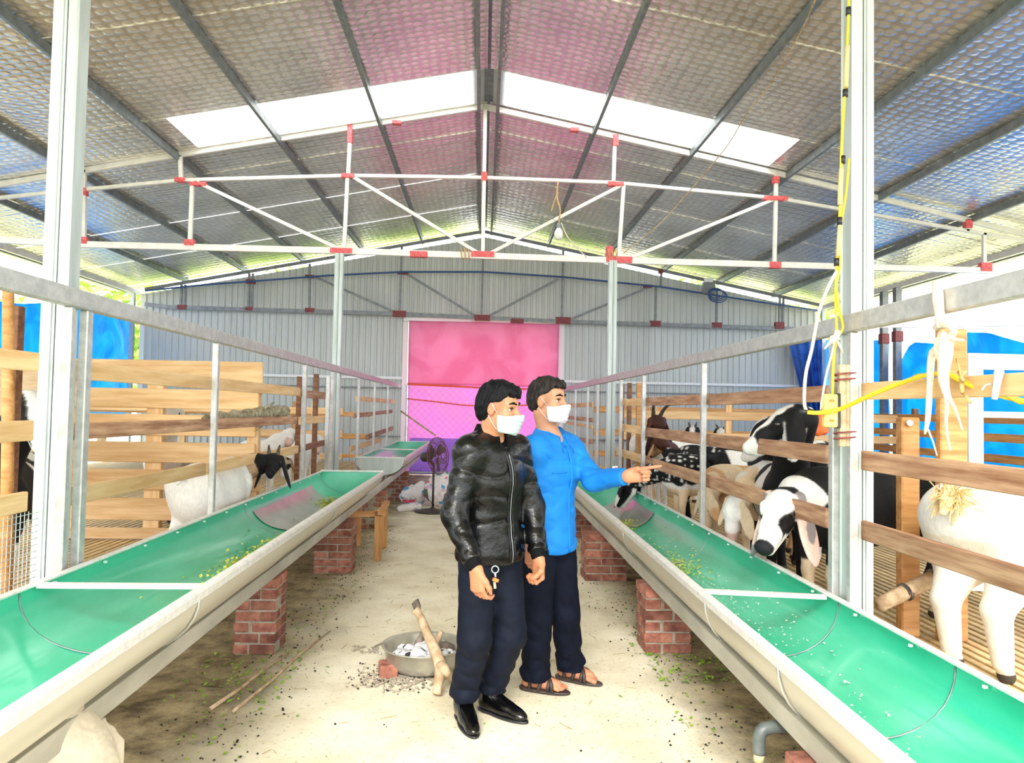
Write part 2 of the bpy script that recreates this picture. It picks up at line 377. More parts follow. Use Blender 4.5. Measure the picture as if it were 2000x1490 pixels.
Tr2 = truss(T2, m2, j2, 'dark steel roof truss in front of the corrugated end wall', M['darkbeam'], 'primer_dark')
M['chord_lt'] = mat('grey_chord', (.42,.46,.46), .5, .4)
Tr0 = ceiling
beam('bottom_chord', (-8.3,3.45,3.68), (8.3,3.45,3.68), .05, .085, M['steel_beam'], Tr0)
for s in (-1,1): beam('rafter', (0,3.45,5.60), (s*8.4,3.45,3.955), .05, .075, M['steel_beam'], Tr0)
# dark blue strip along the end truss's middle chord line, drawn as a tube
bp = [(283,568),(400,556),(640,538),(785,531),(945,531),(1100,541),(1290,560),(1420,580),(1600,607)]
tag(tube('pipe', [PY(a,b,T2-.08) for a,b in bp], .022, M['blue'], seg=8), 'dark blue strip running across the end truss', 'pipe')
# ------------------------------------------------------------------ posts
def post(px0, pxw, Y, ztop, label, X=None):
    # profiled galvanised square column: 2 U-channels back to back give vertical grooves
    x = PY(px0, 797-.019*0, Y).x if X is None else X
    T = empty('steel_post', (x,Y,0), label, 'post')
    w = pxw
    for s in (-1,1):
        vs = []; fs = []
        # C profile: groove in the centre of the face
        pr = [(-s*.004,-w/2),(-s*.004,-w*.36),(s*w*.10,-w*.36),(s*w*.16,-w/2),(s*w/2,-w/2),(s*w/2,w/2),(s*w*.16,w/2),(s*w*.10,w*.36),(-s*.004,w*.36),(-s*.004,w/2)]
        pr = [(s*.003,-w/2+.008),(s*w*.12,-w/2+.008),(s*w*.15,-w/2),(s*w/2-.008,-w/2),(s*w/2,-w/2+.008),(s*w/2,w/2-.008),(s*w/2-.008,w/2),(s*w*.15,w/2),(s*w*.12,w/2-.008),(s*.003,w/2-.008)]
        n = len(pr)
        for z in (0, ztop):
            for a,b in pr: vs.append((x+a, Y+b, z))
        for i in range(n): fs.append((i,(i+1)%n,n+(i+1)%n,n+i) if s > 0 else (n+i,n+(i+1)%n,(i+1)%n,i))
        fs += [tuple(range(n-1,-1,-1)) if s > 0 else tuple(range(n)), tuple(range(n,2*n)) if s > 0 else tuple(range(2*n-1,n-1,-1))]
        pyd('channel_half', vs, fs, M['galv'], T)
    box('base_plate', (x,Y,.006), (w+.12,w+.12,.012), M['galv'], T)
    return T
post(103, .105, 3.45, 3.64, 'nearest left galvanised steel post beside the stacked pallet boards', X=PY(76,790,3.40).x+.0525)
post(1690, .105, 3.45, 3.64, 'nearest right galvanised steel post with yellow cables tied beside it', X=PY(1665,600,3.40).x+.0525)
post(664, .105, T1, 3.62, 'far left galvanised steel post holding the primer-marked truss', X=-1.99)
post(1193, .105, T1, 3.62, 'far right galvanised steel post holding the primer-marked truss', X=PY(1192,900,T1).x)
# ------------------------------------------------------------------ end wall of corrugated sheet
wall = empty('wall_back', (0,17.35,0), kind='structure')
def wall_sheet(x0, x1, z0, f):
    n = 7; w = (x1-x0)/n; pr = []
    for i in range(n):
        a = x0+i*w; pr += [(a,0),(a+.55*w,0),(a+.68*w,-.028),(a+.87*w,-.028)]
    pr.append((x1,0)); k = len(pr); vs = []; fs = []
    for y in (0,.004):
        y += .005*(int(round(x0*7)) % 2)
        for (x,d) in pr: vs.append((x,17.35+d+y,z0))
        for (x,d) in pr: vs.append((x,17.35+d+y,f(x)))
    for i in range(k-1):
        fs.append((i,i+1,k+i+1,k+i)); fs.append((3*k+i,3*k+i+1,2*k+i+1,2*k+i))
        fs.append((k+i,k+i+1,3*k+i+1,3*k+i)); fs.append((2*k+i,2*k+i+1,i+1,i))
    fs.append((0,k,3*k,2*k)); fs.append((k-1,3*k-1,4*k-1,2*k-1))
    return pyd('wall_sheet', vs, fs, M['wallsheet'], wall)
def wtop(x): return rz(x) - .21
xs = [-7.9,-6.87,-5.84,-4.81,-3.78,-2.75,-1.76,-.88,0,.88,1.80,2.81,3.82,4.83,5.84,6.85,7.9]
for a,b in zip(xs[:-1], xs[1:]):
    z0 = 3.55 if (a > -1.8 and b < 1.85) else 0.0
    wall_sheet(a-.012, b+.012, z0, wtop)
for z, hh in ((2.2,.06),(1.97,.03),(.85,.03)):   # girts on the inner face
    for a,b in ((-7.9,-1.8),(1.85,7.9)):
        beam('girt', (a,17.26,z), (b,17.26,z), .05, hh, M['white'] if z > 2.1 else M['darkbeam'], wall)
for s in (-1,1): box('door_jamb', (s*1.80,17.2,1.75), (.12,.12,3.5), M['white'], wall)
box('lintel', (0,17.2,3.56), (3.7,.1,.09), M['white'], wall)
# ------------------------------------------------------------------ side tarps, outside greenery
M['tarp'] = cloth_translucent('blue_tarp', (.015,.42,.92), .6, .7, 1.3, (.04,.56,.97))
M['tarp_dk'] = cloth_translucent('dark_blue_tarp', (.015,.08,.42), .3, .9, 1.6, (.02,.16,.62))
def sheet(name, X, outline_top, zb, m, parent=None, amp=.05, seed=0, th=.006, label=None, cat=None, group=None):
    """hanging sheet in the plane x = X; outline_top = [(y, z)]; wavy, with thickness"""
    rs = random.Random(seed); ph = [rs.uniform(0,6.28) for _ in range(6)]
    ys = [p[0] for p in outline_top]; zs = [p[1] for p in outline_top]
    ny, nz = 70, 14; vs = []; fs = []
    for lay in (0,1):
        for i in range(ny+1):
            y = ys[0]+(ys[-1]-ys[0])*i/ny; zt = float(np.interp(y, ys, zs)) if ys[0] < ys[-1] else float(np.interp(-y, [-q for q in ys], zs))
            zb_ = zb(y) if callable(zb) else zb
            for j in range(nz+1):
                t = j/nz; z = zb_+(zt-zb_)*t
                dx = amp*(math.sin(y*2.1+ph[0]+z*.6)+.5*math.sin(y*5.3+ph[1]-z*1.4)+.4*math.sin(z*4+y*1.7+ph[2]))*(1-.5*t)
                vs.append((X+dx+lay*th, y, z))
    n = (ny+1)*(nz+1)
    for lay in (0,1):
        for i in range(ny):
            for j in range(nz):
                a = lay*n+i*(nz+1)+j; f = (a,a+1,a+nz+2,a+nz+1); fs.append(f if lay else f[::-1])
    for i in range(ny):
        for j in (0,nz): a = i*(nz+1)+j; fs.append((a,a+nz+1,a+nz+1+n,a+n))
    o = pyd(name, vs, fs, m, parent, smooth=True); tag(o, label, cat, group); return o
sheet('tarpaulin', -8.05, [(3.0,2.5),(8,2.85),(13.2,3.20),(14.5,3.42),(17.2,3.62)], lambda y: 1.25, M['tarp'], seed=2, label='bright blue tarpaulin hung along the left side of the shed', cat='tarpaulin')
sheet('tarpaulin', 8.05, [(14.45,3.05),(17.2,3.3)], .03, M['tarp'], seed=4, label='light blue tarpaulin between the dark twin posts and the end wall', cat='tarpaulin')
sheet('tarpaulin', 8.13, [(3,2.0),(8,2.3),(10.5,2.55),(11.5,2.9),(12.4,3.0),(13.0,2.85),(13.75,2.95),(14.15,2.6)], .03, M['tarp'], amp=.09, seed=5, label='sagging mid blue tarpaulin along the right side of the shed', cat='tarpaulin')
def drape():
    vs = []; fs = []; n = 26
    for i in range(n+1):
        t = i/n; fold = .10*math.sin(t*19)+.05*math.sin(t*43)
        for j in range(9):
            s = j/8; x = 7.05+t*.85*(1-.0*s)+ .55*s*(1-t); y = 16.95+fold*(.4+.6*s); z = 3.35-.05*s - s*1.95 + (1-t)*0
            vs.append((x, y, z))
    for i in range(n):
        for j in range(8): a = i*9+j; fs.append((a,a+1,a+10,a+9))
    o = pyd('tarpaulin', vs, fs, M['tarp_dk'], smooth=True); md = o.modifiers.new('s','SOLIDIFY'); md.thickness = .008
    tag(o, 'dark blue folded tarpaulin gathered at the right end of the corrugated wall', 'tarpaulin')
drape()
for i, y in enumerate((14.25, 13.78)):
    px_ = PX(1752, 797, 7.9)
    T = empty('side_post', (7.86, y, 0), ['dark side post on the left of the twin posts by the blue tarpaulin', 'dark side post on the right of the twin posts by the blue tarpaulin'][i], 'post')
    beam('column', (7.86,y,0), (7.86,y,3.98), .12, .12, M['darkbeam'], T); box('primer_patch', (7.86,y,3.05), (.15,.15,.2), M['primer_dark'], T)
for y in (3.45, 10.2, 16.95):
    for s in (-1,1):
        T = empty('side_post', (s*7.9,y,0), '%s side eave post %s' % ('left' if s < 0 else 'right', {3.45:'beside the open front of the shed',10.2:'in line with the far aisle posts',16.95:'at the corner of the end wall'}[y]), 'post')
        beam('column', (s*7.9,y,0), (s*7.9,y,3.98), .09, .09, M['galv'], T)
for s in (-1,1):
    beam('eave_beam', (s*7.9,-1.8,4.03), (s*7.9,17.4,4.03), .06, .1, M['steel_beam'], ceiling)
M['leaf'] = mat('sunlit_leaf', (.16,.30,.03), .55, 0, (.42,.60,.08), 3, (1,1,1), rnd=.0)
M['trunk'] = mat('tree_trunk', (.16,.11,.07), .9, 0, (.3,.22,.15), 8)
def tree(x, y, h, r, seed, label):
    rs = random.Random(seed); T = empty('tree', (x,y,-.15), label, 'tree', 'trees behind the shed')
    tube('trunk', [(x,y,-.15),(x+.1,y,h*.3),(x-.05,y+.1,h*.62)], [.16,.12,.07], M['trunk'], T)
    b = MB()
    for i in range(1500):
        a = rs.uniform(0,6.28); c = rs.uniform(-1,1); q = r*rs.uniform(.45,1)**.6*(1+.25*math.sin(a*3+seed)); s = math.sqrt(1-c*c)
        p = Vector((x+q*s*math.cos(a), y+q*s*math.sin(a), h*.68+q*c*.95)); d = Vector((rs.gauss(0,1),rs.gauss(0,1),rs.gauss(0,1))).normalized()
        e = d.cross(Vector((rs.gauss(0,1),rs.gauss(0,1),rs.gauss(0,1)))).normalized(); l = rs.uniform(.12,.24)
        b.add(([p-d*l, p+e*l*.4, p+d*l, p-e*l*.4], [(0,1,2,3)]))
    o = b.build('foliage', M['leaf'], T); o['kind'] = 'stuff'
for i,(x,y,h,r) in enumerate([(-13.5,27,6.2,2.3),(-9.5,23,4.7,1.6),(-5.6,22,5.9,1.4),(-1.8,23,7.0,1.4),(2.2,23,7.0,1.4),(6.2,22.5,6.1,1.4),(10.5,23,5.2,1.8),(-13,18,4.6,1.6)]):
    tree(x,y,h,r,i, ['leafy green tree seen through the gap at the left end of the wall top','leafy green tree behind the left corner of the end wall','leafy tree glimpsed above the left of the end wall','leafy tree glimpsed left of the roof ridge above the end wall',
        'leafy tree glimpsed right of the roof ridge above the end wall','leafy tree glimpsed above the right of the end wall','leafy tree behind the right corner of the end wall','low leafy tree outside the left tarpaulin'][i])
# ------------------------------------------------------------------ pink curtain over the doorway
M['pink'] = cloth_translucent('pink_sheet', (.78,.27,.47), .55, 1.0, 1.1, (.84,.36,.57))
M['lilac'] = cloth_translucent('magenta_sheet', (.90,.46,.80), .55, .8, 1.0, (.90,.44,.84))
M['violet'] = cloth_translucent('violet_sheet', (.55,.36,.92), .5, .8, 2)
curt = empty('curtain', (0,16.9,0), 'large pink plastic curtain hung across the end doorway', 'curtain')
def ysheet(name, x0, x1, z0, z1, Y, m, amp, seed, parent):
    ph = [random.Random(seed).uniform(0,6.28) for _ in range(4)]; vs = []; fs = []; nx, nz = 60, 24
    for i in range(nx+1):
        for j in range(nz+1):
            x = x0+(x1-x0)*i/nx; z = z0+(z1-z0)*j/nz
            vs.append((x, Y+amp*(math.sin(x*3+z*1.2+ph[0])+.6*math.sin(x*7-z*2.5+ph[1])+.5*math.sin(z*5+x*2.3+ph[2])), z))
    for i in range(nx):
        for j in range(nz): a = i*(nz+1)+j; fs.append((a,a+nz+1,a+nz+2,a+1))
    o = pyd(name, vs, fs, m, parent, smooth=True); md = o.modifiers.new('s','SOLIDIFY'); md.thickness = .006; return o
ysheet('upper_sheet', -1.70, 1.72, 2.05, 3.50, 16.90, M['pink'], .03, 1, curt)
ysheet('lower_sheet', -1.70, 1.72, .03, 2.06, 16.96, M['lilac'], .025, 2, curt)
ysheet('hem_sheet', -1.62, -.20, .03, .84, 16.86, M['violet'], .03, 3, curt)
tube('orange_strap', smoothpath([(-1.70,16.8,2.05),(-.6,16.8,2.02),(.4,16.8,1.99),(1.72,16.8,2.0)]), .022, M['orange'], curt)['label'] = 'bright orange strap'
tube('orange_cord', smoothpath([(-1.70,16.8,1.72),(-1.0,16.8,1.66),(-.4,16.8,1.60),(.3,16.8,1.6),(1.72,16.8,1.66)]), .016, M['orange'], curt)['label'] = 'thin orange cord'
# chain link gate in front of the lower half of the curtain
gate = empty('chain_link_gate', (0,16.7,0), 'chain link mesh gate standing in front of the pink curtain', 'gate')
gm = MB(); x0,x1,z0,z1 = -1.68,1.7,.1,2.0
st = .155
k = -int((z1-z0)/st)-1
while x0+k*st < x1:
    for sg in (1,-1):
        a = x0+k*st; pts = []
        for t in (0, z1-z0):
            pts.append((a+t, t))
        # clip line x = a+t to the gate width
        t0 = max(0, x0-a); t1 = min(z1-z0, x1-a)
        if t1-t0 > .05:
            if sg > 0: gm.bar((a+t0,16.7,z0+t0),(a+t1,16.7,z0+t1),.007,.007)
            else: gm.bar((a+t0,16.705,z1-t0),(a+t1,16.705,z1-t1),.007,.007)
    k += 1
M['wire'] = mat('gate_wire', (.62,.30,.62), .5, .2)
gm.build('wire_mesh', M['wire'], gate)['kind'] = 'stuff'
for x in (x0-.02, x1+.02): beam('gate_frame', (x,16.7,.02), (x,16.7,2.04), .035, .035, M['galv'], gate)
beam('gate_frame', (x0,16.7,.08), (x1,16.7,.08), .035, .035, M['galv'], gate)
tag(tube('bamboo_pole', [PY(783,803,15.5), PY(850,850,14.0), ], .018, M['bark'], seg=8), 'thin bamboo pole leaning down in front of the pink curtain', 'pole')
# ------------------------------------------------------------------ feeding troughs
M['bare'] = mat('bare_galvanised', (.46,.47,.45), .28, .7, (.58,.58,.56), 4)
def trough(cx, a, b, zr, y0, y1, label, struts=(), seams=(), bare=(), side=-1):
    T = empty('feeding_trough', (cx,(y0+y1)/2,zr-b-.02), label, 'trough')
    n = 18; ny = max(4, int((y1-y0)/.5))
    def prof(off):
        return [(cx+(a-off)*math.cos(math.pi*i/n), zr-(b-off)*math.sin(math.pi*i/n)**.85) for i in range(n+1)]
    def skin(name, off, m, flip, ya, yb, i0=0, i1=n, parent=T):
        pr = prof(off)[i0:i1+1]; k = len(pr); vs = []; fs = []; N = max(2, int((yb-ya)/.4))
        for j in range(N+1):
            y = ya+(yb-ya)*j/N
            for q,(x,z) in enumerate(pr):
                w = .004*math.sin(y*2.3+(q+i0)*.5)+.003*math.sin(y*6.1+q+i0)
                vs.append((x, y, z+w*(1 if 0 < q+i0 < n else 0)))
        for j in range(N):
            for i in range(k-1):
                f = (j*k+i, j*k+i+1, (j+1)*k+i+1, (j+1)*k+i); fs.append(f[::-1] if flip else f)
        return pyd(name, vs, fs, m, parent, smooth=True)
    skin('shell', 0, M['trough_out'], False, y0, y1)
    skin('liner', .006, M['green'], True, y0+.01, y1-.01)['label'] = 'glossy green coated liner'
    for (ya,yb,i0,i1) in bare: skin('bare_patch', .013, M['bare'], True, ya, yb, i0, i1)['label'] = 'bare grey metal patch'
    for s in (-1,1):
        x = cx+s*(a-.012)
        beam('rim', (x,y0,zr+.004), (x,y1,zr+.004), .034, .012, M['rim'], T)
        beam('rim_fold', (cx+s*(a+.007),y0,zr-.012), (cx+s*(a+.007),y1,zr-.012), .008, .034, M['rim'], T)
    for y in (y0, y1):
        for off,m in ((.0,M['bare']),):
            pr = prof(.004); vs = [(x,y-.003,z) for x,z in pr]+[(x,y+.003,z) for x,z in pr]; k = len(pr)
            fs = [tuple(range(k)), tuple(range(2*k-1,k-1,-1))]+[(i,k+i,k+i+1,i+1) for i in range(k-1)]
            pyd('end_plate', vs, fs, M['green'] if y == y1 else M['galv'], T)
        beam('end_rim', (cx-a,y,zr+.012), (cx+a,y,zr+.012), .03, .02, M['rim'], T)
    for y in struts:
        beam('cross_brace', (cx-a+.02,y,zr-.002), (cx+a-.02,y-.05*side,zr-.012), .035, .02, M['rim'], T)
    for y in seams:   # folded seam ring on the outside with a bead of sealant
        pts = [Vector((x,y+.002*i,z)) for i,(x,z) in enumerate(prof(-.004))]
        tube('seam', pts, .006, M['bare'], T, seg=6)
        pts = [Vector((x,y,z)) for (x,z) in prof(.008)]
        tube('inner_seam', pts, .0035, M['galv_dark'], T, seg=6)
    rv = MB(); y = y0+.2
    while y < y1:
        p = Vector((cx+side*(a-.01), y, zr-.018)); 
        rv.bar(p+Vector((-side*.004,0,0)), p+Vector((-side*.018,0,0)), .010, .010); y += .42
    rv.build('rivets', M['white'], T)['kind'] = 'stuff'
    return T
LC, LA, LB, LZ = -1.45, .35, .25, .793
RC, RA, RB, RZ = 1.36, .31, .27, .686
TL = trough(LC, LA, LB, LZ, .5, 8.45, 'long green-lined metal trough along the left pens, nearest', struts=(3.1,), seams=(1.55,3.0,5.75), bare=((5.9,7.9,7,16),), side=-1)
TLB = trough(LC, LA, LB, LZ, 10.75, 15.9, 'shorter metal trough at the far end of the left pens', struts=(13.2,), bare=((10.8,14.3,0,13),), side=-1)
TR_ = trough(RC, RA, RB, RZ, .5, 9.6, 'long green-lined metal trough along the right pens', struts=(3.55,), seams=(2.55,3.4,5.4), bare=((7.0,8.6,2,12),), side=1)
# galvanised U rails that carry the troughs on the brick piers
def channel(x, z0, z1, y0, y1, s, label):
    T = empty('support_channel', (x,(y0+y1)/2,z0), label, 'beam')
    beam('web', (x,y0,(z0+z1)/2), (x,y1,(z0+z1)/2), .006, z1-z0, M['chan'], T)
    for z in (z0,z1): beam('flange', (x+s*.02,y0,z-.003 if z == z1 else z+.003), (x+s*.02,y1,z-.003 if z == z1 else z+.003), .042, .006, M['chan'], T)
    return T
channel(-1.262, .47, .545, .3, 16.2, -1, 'steel channel beam under the aisle side of the left troughs')
channel(-1.64, .47, .545, .3, 16.2, 1, 'steel channel beam under the pen side of the left troughs')
channel(1.10, .42, .495, .3, 9.9, 1, 'steel channel beam under the aisle side of the right trough')
channel(1.52, .335, .410, .3, 9.9, -1, 'steel channel beam under the pen side of the right trough')
# ------------------------------------------------------------------ brick piers
def pier(xa, xb, ya, yb, h, label, seed, cat='pier'):
    rs = random.Random(seed); T = empty('brick_pier', ((xa+xb)/2,(ya+yb)/2,0), label, cat)
    mt = box('mortar_core', ((xa+xb)/2,(ya+yb)/2,h/2-.003), (xb-xa-.022,yb-ya-.022,h-.008), M['mortar'], T, b=.002)
    nb = int(round(h/.072)); bh = h/nb
    for c in range(nb):
        z = (c+.5)*bh; w = xb-xa; d = yb-ya
        cols = [(0,.62),(.62,1)] if c % 2 else [(0,.38),(.38,1)]
        rows = [(0,.5),(.5,1)] if d > .2 else [(0,1)]
        for (u0,u1) in cols:
            for (v0,v1) in rows:
                j = lambda q: rs.uniform(-q,q)
                box('brick', (xa+w*(u0+u1)/2+j(.005), ya+d*(v0+v1)/2+j(.005), z+j(.001)), (round(w*(u1-u0)-.012,2),round(d*(v1-v0)-.012,2),bh-.010), M['brick'], T, rot=(0,0,j(.02)), b=.004)
    return T
pier(-1.50,-1.235, 4.66,4.92, .468, 'red brick pier under the left trough nearest the camera', 1)
pier(-1.52,-1.17, 6.9,7.2, .468, 'second red brick pier under the left trough, before the wooden trestle', 2)
pier(-1.52,-1.19, 9.4,9.75, .468, 'dark brick pier under the left channel beyond the trestle', 3)
pier(-1.52,-1.19, 12.2,12.55, .468, 'farthest brick pier under the left channel', 4)
pier(1.055,1.36, 4.72,5.0, .418, 'red brick pier under the right trough nearest the camera', 5)
pier(.95,1.34, 6.7,7.0, .418, 'broad brick pier under the right trough behind the blue shirted man', 6)
pier(1.02,1.36, 9.0,9.3, .418, 'far brick pier under the right trough', 7)
# ------------------------------------------------------------------ top rails and thin fence posts
LRX, RRX = -1.852, 1.705
def rail(x, ratio, y0, y1, label):
    z = CAMH + ratio*abs(x); T = empty('top_rail', (x,(y0+y1)/2,z), label, 'rail')
    beam('tube', (x,y0,z), (x,y1,z), .045, .085, M['rail'], T, b=.006)
    return T, z
_, LRZ = rail(LRX, .249, .6, 16.6, 'galvanised top rail of the left pens')
_, RRZ = rail(RRX, .250, .6, 16.6, 'galvanised top rail of the right pens')
M['primer_pale'] = mat('faded_primer', (.55,.40,.40), .6)
def thin_posts(X, pxs, zt, names, group):
    for i, (p, w) in enumerate(pxs):
        y = PX(p, 797, X).y
        o = beam('fence_upright', (X,y,0), (X,y,zt), w, .04, M['rail'], up=Vector((1,0,0)), b=.005)
        tag(o, names[i], 'post', group)
zl = LRZ-.043; zr_ = RRZ-.043
thin_posts(LRX, [(128,.035),(162,.055),(419,.045),(594,.055)], zl, ['slim steel upright fixed to the nearest left post','slim steel upright just right of the nearest left post','slim steel upright in front of the white kneeling goat','slim steel upright beside the far end of the left pallet boards'], 'left fence uprights')
thin_posts(LRX, [(648,.04),(700,.04),(731,.04),(757,.04)], zl, ['far left slim upright before the far post','far left slim upright just past the far post','far left slim upright above the far trough','far left slim upright nearest the pink curtain'], 'left fence uprights')
thin_posts(RRX, [(1630,.05),(1666,.04),(1374,.045),(1257,.045)], zr_, ['slim rust-stained upright under the yellow socket box','slim rust-stained upright fixed to the nearest right post','slim steel upright right of the brown horned goat','slim steel upright left of the brown horned goat'], 'right fence uprights')
thin_posts(RRX, [(1213,.04),(1167,.04),(1148,.04),(1124,.04)], zr_, ['far right slim upright before the far post','far right slim upright just past the far post','far right slim upright third from the pen corner','far right slim upright nearest the end wall'], 'right fence uprights')
# ------------------------------------------------------------------ timber boards of the pens
def board(T, X, ya, yb, z1, h, m, tilt=0.0, th=.025):
    o = beam('board', (X,ya,z1-h/2), (X,yb,z1-h/2+tilt), th, h, m, T, b=.004); return o
def Yp(px, X): return PX(px, 797, X).y
def fence(name, X, label, sections):
    ys = [s[0] for s in sections]+[s[1] for s in sections]
    T = empty(name, (X,(min(ys)+max(ys))/2,.3), label, 'fence')
    for (ya,yb,z1,h,m,tl) in sections: board(T, X, ya, yb, z1, h, M[m], tl)
    return T
X = -1.955
fence('board_fence', X, 'three pale boards of the nearest left pen, left of the near post', [(2.0,3.33,1.745,.082,'wood',0),(1.9,3.31,1.45,.088,'wood',0),(2.1,3.29,1.145,.085,'wood',0)])
fence('board_fence', X, 'long boards of the left pen running past the pallet boards', [
    (3.62,8.0,1.732,.09,'wood',-.012),(3.62,7.9,1.43,.08,'wood_red',-.01),(3.62,5.35,1.125,.085,'wood',-.01),(5.37,8.0,1.115,.085,'wood',-.006)])
fence('board_fence', X, 'short boards of the left pen between the far slim uprights', [(8.05,9.3,1.70,.085,'wood_red',0),(8.05,9.3,1.41,.085,'wood',0),(8.05,9.3,1.10,.07,'wood_dk',.01)])
fence('board_fence', X, 'farthest left pen boards beside the far trough', [(11.6,16.6,1.69,.08,'wood',.0),(11.4,16.2,1.42,.07,'wood_red',.05),(12.6,16.4,1.05,.09,'wood_red',.06),(11.2,14.5,.93,.08,'wood',0)])
X = 1.762
fence('board_fence', X, 'three brown boards of the nearest right pen, right of the near post', [(1.2,3.37,1.69,.078,'wood',0),(1.2,3.37,1.378,.09,'wood_red',0),(1.2,3.37,1.058,.088,'wood_red',0)])
fence('board_fence', X, 'reddish boards of the right pen around the feeding goats', [(3.72,5.7,1.69,.085,'wood_red',-.01),(3.72,7.95,1.385,.095,'wood_red',-.02),(3.72,7.95,1.065,.10,'wood_red',-.01),(5.72,7.95,1.685,.085,'wood_red',0)])
fence('board_fence', X, 'short pale boards of the right pen left of the brown goat', [(7.97,9.4,1.685,.085,'wood',0),(7.97,9.5,1.375,.09,'wood',0),(7.97,9.6,1.06,.09,'wood',0)])
fence('board_fence', X, 'farthest right pen boards behind the blue shirted man', [(11.8,16.5,1.67,.08,'wood',0),(11.8,16.5,1.42,.07,'wood_red',0),(11.8,16.2,1.30,.05,'wood',0),(11.8,14.5,1.08,.08,'wood_red',-.06)])
# pallet partitions (perpendicular to the aisle)
def partition(Y, xa, xb, rows, studs, label, m='wood', th=.025, sm=None):
    T = empty('pallet_partition', ((xa+xb)/2,Y,.3), label, 'fence')
    for (zt, zb, dx) in rows:
        beam('board', (xa,Y,(zt+zb)/2), (xb+dx,Y,(zt+zb)/2), th, zt-zb, M[m], T, b=.006)
    for (x, w, z0, z1) in studs: beam('stud', (x,Y+.055,z0), (x,Y+.055,z1), w, .08, M[sm or m], T, up=Vector((0,1,0)))
    return T
YP = 6.78
def zP(px, py, Y=YP): return PY(px, py, Y).z
YQ = 1
rows = [(zP(300,703),zP(300,746),0),(zP(300,759),zP(300,797),-.03),(zP(300,809),zP(300,850),-.05),(zP(300,863),zP(300,903),-.05),(zP(300,917),zP(300,957),0),(zP(300,973),zP(300,1016),0),(zP(300,1031),max(.318,zP(300,1071)),0)]
xl = PY(100,900,YP).x; xr = PY(514,720,YP).x
studs = [(PY(297,900,YP).x,.14,.313,1.86),(PY(147,900,YP).x,.12,.313,1.86),(xr-.08,.10,.313,1.86),(PY(500,900,YP).x-.55,.1,.34,.9)]
partition(YP, xl, xr, rows, studs, 'tall pale pallet board partition across the left pen')
partition(10.7, 2.05, 6.1, [(1.55,1.43,0),(1.24,1.13,0),(.95,.84,0),(.62,.5,0)], [(2.5,.08,.312,1.6),(3.6,.08,.312,1.75),(5.2,.08,.312,1.6)], 'low orange board partition across the right pens behind the goats', 'wood')
partition(13.6, 2.05, 6.1, [(1.62,1.5,0),(1.2,1.08,0),(.8,.7,0)], [(3,.08,.312,1.7),(4.6,.08,.312,1.7)], 'farther board partition across the right pens near the end wall', 'wood_or')
partition(11.6, -7.6, -2.15, [(1.5,1.4,0),(1.15,1.05,0),(.8,.7,0)], [(-2.6,.08,.312,1.6),(-4.6,.08,.312,1.6)], 'low board partition across the left pens behind the pallet boards', 'wood')
partition(14.4, -7.6, -2.15, [(1.42,1.33,0),(1.0,.9,0),(.62,.54,0)], [(-3.6,.08,.312,1.6)], 'farther board partition across the left pens near the end wall', 'wood_or')
# boards along the outer right side
TT = empty('board_fence', (5.6,5.0,.3), 'stack of rails at the outer side of the right pens before the blue tarpaulin', 'fence')
for z in (1.52,1.30,1.05,.75): beam('board', (6.2,2.5,z), (6.2,13.2,z), .03, .10, M['wood_or'], TT)
for y in (3.2,5.5,8.0,10.5): beam('stud', (6.25,y,.31), (6.25,y,1.65), .07, .07, M['wood_dk'], TT)
def upright(px, Xw, Y, w, d, ztop, z0, m, label, cat='post', name='wooden_post'):
    x = PY(px, 900, Y).x
    o = box(name, (x, Y, (z0+ztop)/2), (w, d, ztop-z0), M[m], b=.008); tag(o, label, cat); return o
PK = upright(1773, 0, 4.12, .105, .07, PY(1773,815,4.12).z, .31, 'wood_or', 'short brown wooden post with a pale knob behind the right boards')
upright(1858, 0, 4.04, .155, .06, PY(1858,643,4.05).z, .31, 'wood_or', 'tall thick orange wooden post tied with pale cloth rope')
upright(1836, 0, 4.13, .03, .06, 1.9, .31, 'wood_dk', 'thin dark wooden post edge behind the thick orange post')
tube('knob', [PY(1777,826,4.09), PY(1777,826,4.05)], .018, M['white'], PK)
T = empty('white_gate_frame', (PY(1902,800,5.2).x,5.2,.3), 'white painted steel frame behind the thick orange post', 'frame')
xa = PY(1902,800,5.2).x
beam('upright', (xa,5.2,.31), (xa,5.2,PY(1902,690,5.2).z), .11, .054, M['white'], T, up=Vector((0,1,0)))
beam('top_bar', (xa+.056,5.2,PY(1950,707,5.2).z), (xa+2.5,5.2,PY(1950,707,5.2).z), .05, .115, M['white'], T)
beam('middle_bar', (xa+.056,5.2,PY(1950,810,5.2).z), (xa+2.5,5.2,PY(1950,810,5.2).z), .05, .045, M['white'], T)
p = PY(1720,632,8.2)
tag(beam('cross_beam', p, PY(2060,628,8.2), .05, .1, M['white']), 'long white steel cross beam high over the right pens', 'beam')
tag(tube('wooden_post', [PY(12,1170,3.7),PY(16,790,3.7),PY(16,560,3.7)], [.030,.028,.026], M['wood_or'], seg=10), 'round orange timber pole at the left edge of the picture', 'post')
o = box('wooden_post', PY(26,830,4.0)+Vector((0,0,-.25)), (.04,.06,1.75), M['wood_dk']); tag(o, 'dark narrow timber post beside the round orange pole', 'post')
M['ply'] = mat('plywood', (.42,.28,.15), .6, 0, (.54,.40,.25), 5, (1,1,4), rnd=.05)
tag(box('plywood_sheet', PY(50,770,5.9)+Vector((-.02,0,-.25)), (.7,.018,1.1), M['ply']), 'plywood sheet behind the black goat at the far left', 'board')
